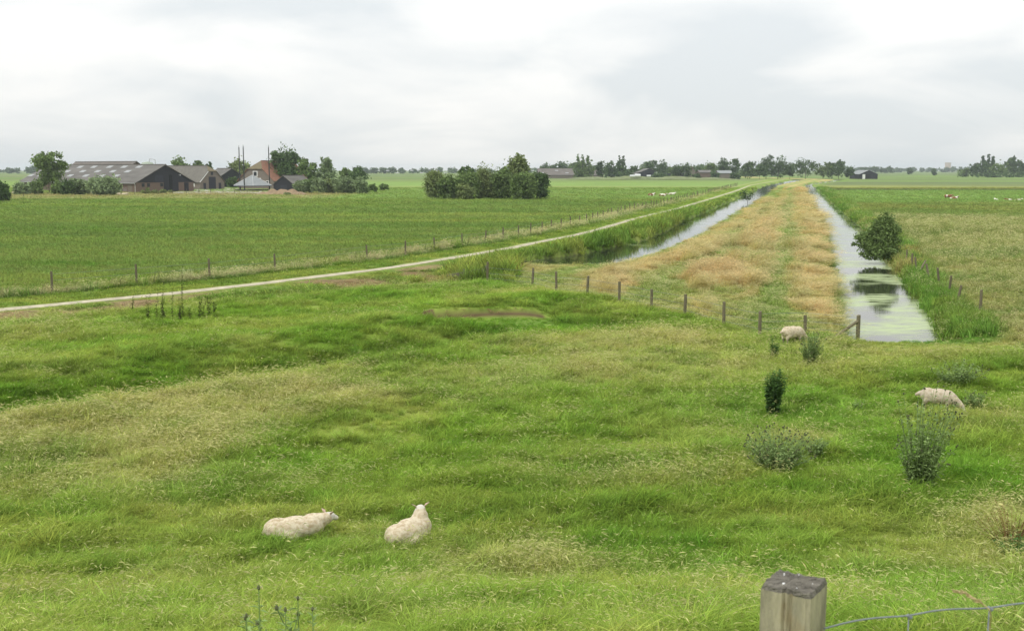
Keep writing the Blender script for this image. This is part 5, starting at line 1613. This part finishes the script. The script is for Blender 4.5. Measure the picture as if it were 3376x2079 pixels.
hs = far_barn('far_house', 'beige far house gable half hidden by trees', 'house', 4, 1145, 1210, 280, 330, 830, 14, 'brick_brown', 'roof_brown', True)
window(hs, 6, 8, 2, 4)
os_ = far_barn('open_shed', 'far open-fronted shed with grey roof', 'shed', 4, 1252, 1372, 312, 335, 800, 16, 'brick_red', 'roof_grey')
mb = MB(); mb.box((-.06, 20, 0), (0.02, 29, 4.0)); mb.build('bay_shade', M['inner_shade'], os_)  # thin black box on the wall: painted shade of the open front
gs = far_barn('grey_shed', 'far shed with pale grey side wall and sloping roof', 'shed', 4, 1445, 1580, 316, 342, 795, 16, 'brick_brown', 'roof_metal')
fs_ = far_barn('field_shed', 'small black field shed with light roof edge at the right', 'shed', 5, 745, 932, 322, 362, 800, 24, 'black_wood', 'roof_metal', True)
panel(fs_, 'white_door', 2.0, 4.0, 0, 3.4, 'white', -.06)
panel(fs_, 'bay_shade', 4.6, 8.0, 0, 3.6, 'inner_shade', -.06)  # the bay's dark inside is painted as a flat black panel
wt = empty('pale_tower', (xat(zu(5, 1660), 3300), 3300, 0)); tag(wt, 'pale blocky tower on the right horizon', 'tower')
th_ = zat(zv(5, 240), 3300)
mb = MB(); mb.tube([(0, 0, 0), (0, 0, th_ * .93)], 8.6, 12); mb.build('shaft', M['tower'], wt)
mb = MB(); mb.tube([(0, 0, th_ * .92), (0, 0, th_)], [9.2, 9.2], 12); mb.build('crown_ring', M['tower'], wt)
heap('silage_clamp', 'long low grassed silage clamp before the far gabled barn', 'silage clamp', (xat(zu(4, 740), 745), 745, 0), [(-40, 0, 18, 7, 2.0), (-12, 0, 20, 7, 2.6), (18, 0, 20, 7, 2.4), (42, 0, 16, 7, 1.6)], 'clamp' if 'clamp' in M else 'sand', 8)
for i, (x, q) in enumerate([(572, 'left white wrapped bale before the far low annex'), (622, 'big white wrapped bale right of the other'), (735, 'small white bale on the clamp before gabled barn')]):
    D_ = 738
    o = empty('wrapped_bale', (xat(zu(4, x), D_), D_, 2.0 if i == 2 else 1.7)); tag(o, q, 'bale', 'wrapped bales at the far farm')
    mb = MB(); r_ = (.8, 1.1, .6)[i]; l_ = (1.9, 1.9, 1.4)[i]
    mb.tube([(-l_, 0, r_), (-l_ * .96, 0, r_), (l_ * .96, 0, r_), (l_, 0, r_)], [r_ * .8, r_, r_, r_ * .8], 12); mb.build('wrap', M['plastic'], o)

# ------------------------------------------------------------------ fences
def post_mesh(h, r, seed, n=8):
    rg = random.Random(seed)
    V, Fc = [], []
    for i, t in enumerate((-.2, .3, .7, 1.0)):
        for k in range(n):
            a = 2 * math.pi * k / n
            q = r * (1 - .12 * max(t, 0)) * rg.uniform(.9, 1.08)
            V.append((q * math.cos(a), q * math.sin(a), h * t + (rg.uniform(-.02, .02) if i == 3 else 0)))
    for i in range(3):
        for k in range(n): Fc.append((i*n+k, i*n+(k+1) % n, (i+1)*n+(k+1) % n, (i+1)*n+k))
    Fc.append(tuple(range(3*n, 4*n)))
    return mesh_np('post', V, Fc)
POSTS = [post_mesh(1.0, .062, s) for s in range(5)]
for pm in POSTS: pm.materials.append(M['post'])
def put_post(root, p, h, tilt=(0, 0), r=1.0, k=0):
    o = bpy.data.objects.new('post', POSTS[k % 5]); COL.objects.link(o); o.parent = root
    o.location = Vector(p) - root.location
    o.scale = (r, r, h); o.rotation_euler = (tilt[0], tilt[1], k * 1.3)
    return o
def along(poly, y0, y1, step):
    P = [Vector((p[0], p[1], 0)) for p in sorted(poly, key=lambda p: p[1])]
    outp, need = [], 0.0
    for a, b in zip(P[:-1], P[1:]):
        L = (b - a).length; t = need
        while t < L:
            outp.append(a.lerp(b, t / L)); t += step
        need = t - L
    return [p for p in outp if y0 <= p.y <= y1]
pf = empty('path_fence', (*ad(125, 700)[:2], 0)); tag(pf, 'long row of weathered wooden posts with wire beside the shell path', 'fence')
first = [(125, 701, 50), (328, 684, 50), (503, 669, 47), (660, 652, 42), (880, 623, 36), (972, 614, 36), (1042, 602, 33), (1108, 592, 32), (1163, 584, 31), (1206, 576, 30), (1243, 569, 28), (1272, 565, 30), (1300, 558, 26), (1322, 553, 26), (1345, 549, 25), (1368, 544, 25)]
pts_f = []
for i, (x, y, hp) in enumerate(first):
    q = ad(x, y); pts_f.append(q)
    put_post(pf, (q.x, q.y, gz(q.x, q.y)), hp / 2592 * q.y * 1.05, (random.gauss(0, .03), random.gauss(0, .03)), 1.25, i)
more = along(FENCE, pts_f[-1].y + 4, 470, 4.3)
for i, q in enumerate(more):
    put_post(pf, (q.x + random.uniform(-.15, .15), q.y, gz(q.x, q.y)), random.uniform(1.15, 1.4), (random.gauss(0, .05), random.gauss(0, .06)), 1.3, i)
wr = MB()
for hz_ in (1.05, .7):
    wr.tube([(q.x - pf.location.x, q.y - pf.location.y, hz_) for q in pts_f], .006, 4)
wr.build('wire', M['wire'], pf)
# fence across the pasture
FP = [(1168, 677, 46), (1276, 688, 44), (1334, 706, 50), (1407, 722, 47), (1484, 738, 48), (1562, 743, 46), (1642, 757, 50), (1735, 784, 58), (1821, 803, 55), (1930, 800, 44)]
q0 = ad(1562, 743)
cf = empty('pasture_fence', (q0.x, q0.y, 0)); tag(cf, 'wooden post and wire fence crossing below the tan grass strip', 'fence')
PT = []
for i, (x, y, hp) in enumerate(FP):
    q = ad(x, y); z0 = gz(q.x, q.y); PT.append(Vector((q.x, q.y, z0)))
    put_post(cf, (q.x, q.y, z0), hp / 2592 * q.y * 1.08, (random.gauss(0, .025), random.gauss(0, .03)), 1.25, i)
q = ad(2056, 814); PT.append(Vector((q.x, q.y, gz(q.x, q.y) * .3)))
put_post(cf, (q.x, q.y, PT[-1].z - .2), 1.25, (0, 0), 1.5, 3)
br = MB(); o_ = PT[-1] - cf.location
br.tube([o_ + Vector((-1.25, -.3, .05)), o_ + Vector((.02, -.02, .85))], .06, 6); br.build('brace', M['post'], cf)
wr = MB()
for hz_ in (.95, .6, .3):
    wr.tube([(p - cf.location) + Vector((0, 0, hz_)) for p in PT], .006, 4)
wr.build('wire', M['wire'], cf)
# board retaining wall at the canal end
q1, q2 = ad(1105, 671), ad(1166, 675)
bw = empty('board_barrier', (q1.x, q1.y, gz(q1.x, q1.y))); tag(bw, 'low grey wooden board barrier at the head of the canal', 'barrier')
dx = q2.x - q1.x
for k, (h0, h1, y_) in enumerate(((.05, .30, 0), (.32, .62, .02))):
    mb = MB(); mb.slab([(-.9, 0, h0 - .25), (dx, y_, h0 + .1), (dx, y_, h1 + .22), (-.9, 0, h1 - .25)], (0, .05, 0)); mb.build('board', M['board'], bw)
for x_, h in ((.15, .75), (dx * .93, .95)):
    mb = MB(); mb.box((x_, -.09, -.1), (x_ + .12, -.005, h)); mb.build('post', M['board'], bw)
# old leaning posts on the right bank
lp = empty('broken_fence', (*ad(2220, 665)[:2], 0)); tag(lp, 'row of old leaning fence posts along the right ditch bank', 'fence')
for i, (x, y, h, lean) in enumerate([(2172, 628, .95, .05), (2186, 640, 1.05, .05), (2198, 650, 1.0, .16), (2198, 662, 1.5, -.85), (2228, 672, 1.1, -.28), (2252, 686, 1.15, -.16), (2275, 704, 1.1, -.2), (2295, 728, 1.0, -.15), (2350, 752, 1.2, .02)]):
    q = ad(x, y); put_post(lp, (q.x, q.y, gz(q.x, q.y)), h, (0, lean), 1.15, i)
# little posts along the farm field edge
ff = empty('farm_fence', (*at(zu(2, 440), zv(2, 655))[:2], 0)); tag(ff, 'thin row of short posts between farmyard and ochre field', 'fence')
for i, (z_, x, y) in enumerate([(1, 130, 765), (1, 272, 735), (1, 335, 700), (1, 440, 712), (1, 1555, 705), (1, 1680, 710), (1, 1838, 705), (1, 2000, 702), (1, 2157, 695), (1, 2300, 692), (2, 320, 655), (2, 447, 652), (2, 583, 655), (2, 705, 650), (2, 848, 652), (2, 912, 655)]):
    q = at(zu(z_, x), zv(z_, y)); put_post(ff, (q.x, q.y, 0), 1.25, (0, 0), 1.3, i)

# ------------------------------------------------------------------ the near fence at the bottom right
def near_fence():
    D = 2.30
    c = at_dist(2618, 1921, D)
    g0 = gz(c.x, c.y)
    root = empty('stock_fence', (c.x, c.y, g0)); tag(root, 'weathered square fence post with wire in the near right corner', 'fence')
    H = c.z - g0
    s = .058
    ca = R(-33)
    bm = bmesh.new()
    nz_ = 26
    rg = np.random.default_rng(4)
    prof = []
    m_ = 26
    for side in range(4):
        for k in range(m_):
            t = -1 + 2 * k / m_
            prof.append([(t, -1), (1, t), (-t, 1), (-1, -t)][side])
    prof = np.array(prof)
    r_ = np.linalg.norm(prof, axis=1)
    prof = prof * np.where(r_ > 1.3, .965, 1.0)[:, None]
    V, Fc = [], []
    zs_ = np.concatenate([np.linspace(-.3, H - .30, 6), np.linspace(H - .28, H - .006, 22)])
    npf = len(prof)
    for i, z in enumerate(zs_):
        for k, (a, b) in enumerate(prof):
            d = (fbm(np.array([a * 3 + 9.0]), np.array([b * 3 + z * 4.0]), 5, 3)[0] - .5) * .09
            # two drying cracks down the right-hand face
            f = 1 + d
            if abs(b + 1) < .05:
                for cx_ in (.30, .05):
                    f -= .20 * math.exp(-((a - cx_ - .1 * math.sin(z * 9)) / .06) ** 2) * (1 if z > H - .22 else .3)
            x, y = a * s * f, b * s * f
            V.append((x * math.cos(ca) - y * math.sin(ca), x * math.sin(ca) + y * math.cos(ca), z))
    for i in range(len(zs_) - 1):
        for k in range(npf):
            Fc.append((i*npf+k, i*npf+(k+1) % npf, (i+1)*npf+(k+1) % npf, (i+1)*npf+k))
    # worn top: inner rings
    base = (len(zs_) - 1) * npf
    prev = base
    for sc_, dz in ((.93, .004), (.6, .006), (.25, .004)):
        cur = len(V)
        for k in range(npf):
            vx, vy, vz = V[base + k]
            V.append((vx * sc_, vy * sc_, H + dz + (fbm(np.array([vx * 70 * sc_]), np.array([vy * 160 * sc_]), 3, 3)[0] - .5) * .014))
        for k in range(npf): Fc.append((prev + k, prev + (k+1) % npf, cur + (k+1) % npf, cur + k))
        prev = cur
    Fc.append(tuple(prev + k for k in range(npf)))
    m = bpy.data.materials.new('grey_timber'); m.use_nodes = True
    t = m.node_tree; b = t.nodes['Principled BSDF']; b.inputs['Roughness'].default_value = .92; b.inputs['Specular IOR Level'].default_value = .15
    tcn = nd(t, 'ShaderNodeTexCoord')
    def nz(scale, st, det):
        mp = nd(t, 'ShaderNodeMapping'); mp.inputs['Scale'].default_value = st; t.links.new(tcn.outputs['Object'], mp.inputs[0])
        q = nd(t, 'ShaderNodeTexNoise'); q.inputs['Scale'].default_value = scale; q.inputs['Detail'].default_value = det; q.inputs['Roughness'].default_value = .65; t.links.new(mp.outputs[0], q.inputs[0]); return q.outputs[0]
    r1 = nd(t, 'ShaderNodeValToRGB')
    for e_, (po, cl) in zip((r1.color_ramp.elements[0], r1.color_ramp.elements[1]), ((.32, (.125, .112, .080, 1)), (.68, (.47, .42, .29, 1)))): e_.position = po; e_.color = cl
    e3 = r1.color_ramp.elements.new(.48); e3.color = (.295, .270, .190, 1)
    t.links.new(nz(14, (1, 1, .28), 8), r1.inputs[0])
    r2 = nd(t, 'ShaderNodeValToRGB'); r2.color_ramp.elements[0].position = .56; r2.color_ramp.elements[1].position = .72
    t.links.new(nz(9, (1, 1, .5), 4), r2.inputs[0])
    mx = nd(t, 'ShaderNodeMix', data_type='RGBA'); t.links.new(r2.outputs[0], mx.inputs[0]); t.links.new(r1.outputs[0], mx.inputs[6]); mx.inputs[7].default_value = (.30, .225, .125, 1)
    t.links.new(mx.outputs[2], b.inputs['Base Color'])
    bp = nd(t, 'ShaderNodeBump'); bp.inputs['Strength'].default_value = 1.0; bp.inputs['Distance'].default_value = .008
    t.links.new(nz(60, (1, 1, .15), 6), bp.inputs['Height']); t.links.new(bp.outputs[0], b.inputs['Normal'])
    m2 = material('end_grain', (.185, .170, .138), .95, .55, 55, 1.0, 160, stretch=(.35, 1, 1))
    nside = (len(zs_) - 1) * npf
    mi = [0] * nside + [1] * (len(Fc) - nside)
    new_obj('post', mesh_np('post', V, Fc, False, mi), root, mats=[m, m2])
    sp = MB()
    for x, y, r in ((-.028, -.018, .0040), (.02, .036, .0012), (-.012, .040, .0022), (-.006, -.045, .0015), (.036, -.018, .0010)):
        sp.tube([(x, y, H + .001), (x, y, H + .0075)], [r, r * .7], 8)
    sp.build('lichen', M['white'], root)
    # top wire of the woven fence and its stays
    px = [(2715, 2071), (2740, 2064), (2810, 2045), (2900, 2033), (2996, 2030), (3060, 2014), (3130, 2006), (3200, 2005), (3262, 2004), (3320, 1993), (3376, 1986), (3480, 1978), (3700, 1985)]
    P = [at_dist(u, v, 2.27 + .02 * i / 12) - root.location for i, (u, v) in enumerate(px)]
    Q = []
    for a, b_ in zip(P[:-1], P[1:]): Q += [a.lerp(b_, k / 4) for k in range(4)]
    Q.append(P[-1])
    A = np.array([list(q) for q in Q])
    for _ in range(6): A[1:-1] = .5 * A[1:-1] + .25 * (A[:-2] + A[2:])
    mb = MB(); mb.tube([Vector(a) for a in A], .0021, 8); mb.build('top_wire', M['wire'], root, smooth=True)
    for u, v, lean in ((2996, 2030, .0), (3262, 2004, .004)):
        k = at_dist(u, v, 2.275) - root.location
        mb = MB(); mb.tube([k + Vector((0, 0, .004)), k - Vector((lean, 0, .5)), k - Vector((lean * 2, 0, .85))], .0016, 6); sw_ = mb.build('stay_wire', M['wire'], root, smooth=True)
        mb = MB(); mb.tube([k + Vector((-.006, -.001, .001)), k + Vector((-.003, -.002, .003)), k + Vector((.003, -.002, -.003)), k + Vector((.007, -.001, -.001))], [.003, .0042, .0042, .003], 8); mb.build('knot', M['wire'], sw_)
    # dry grass stalk leaning over the wire
    st = [(3262, 2110, 2.33), (3264, 2060, 2.31), (3268, 2030, 2.26), (3262, 2008, 2.25), (3246, 1994, 2.25), (3215, 1973, 2.25), (3185, 1955, 2.25), (3150, 1948, 2.25)]
    P = [at_dist(u, v, d) for u, v, d in st]
    rt = empty('grass_stalk', P[0]); tag(rt, 'bent dry grass stalk leaning over the near fence wire', 'grass stalk')
    mb = MB(); mb.tube([p - P[0] for p in P], [.0017, .0016, .0015, .0014, .0012, .001, .0008, .0004], 6); mb.build('stem', M['dry_stalk'], rt)
    hd = MB(); rg = np.random.default_rng(8)
    for k in range(70):
        t_ = rg.uniform(0, 3); i = int(t_); a = P[4 + i].lerp(P[min(5 + i, 7)], t_ - i) - P[0]
        d = (P[7] - P[4]).normalized() * .011 + Vector(tuple(rg.normal(size=3) * .003))
        hd.tube([a, a + d * .6, a + d], [.0006, .0013, .0004], 4, cap=False)
    hd.build('seed_head', M['dry_stalk'], rt)
M['dry_stalk'] = material('dry_stalk', (.48, .38, .20), .85, .15, 60)
near_fence()
# white bird on the ditch
q = at(zu(5, 285), zv(5, 664), WATER)
sw_ = empty('swan', (q.x, q.y, WATER)); tag(sw_, 'white swan swimming far up the duckweed ditch', 'swan')
new_obj('body', body_mesh('body', [('e', (0, 0, .14), (.48, .24, .2)), ('c', (.38, 0, .22), .08, (.5, 0, .55), .05), ('c', (.5, 0, .55), .05, (.56, 0, .72), .055), ('c', (.56, 0, .72), .055, (.72, 0, .66), .025), ('c', (-.4, 0, .2), .1, (-.62, 0, .28), .04)], .04, 3), sw_, mats=[M['white']])
grass()
# ------------------------------------------------------------------ haze
def haze():
    mb = MB(); mb.box((-6300, -6300, -3.2), (6300, 6300, 34))
    m = bpy.data.materials.new('haze'); m.use_nodes = True
    t = m.node_tree; t.nodes.clear()
    o_ = nd(t, 'ShaderNodeOutputMaterial')
    v = nd(t, 'ShaderNodeVolumePrincipled')
    v.inputs['Color'].default_value = (.82, .90, .94, 1)
    v.inputs['Density'].default_value = 1.35e-4
    v.inputs['Anisotropy'].default_value = 0.0
    t.links.new(v.outputs[0], o_.inputs['Volume'])
    o = mb.build('haze', m)
    tag(o, 'thin pale haze over the whole polder', 'haze', kind='stuff')
haze()
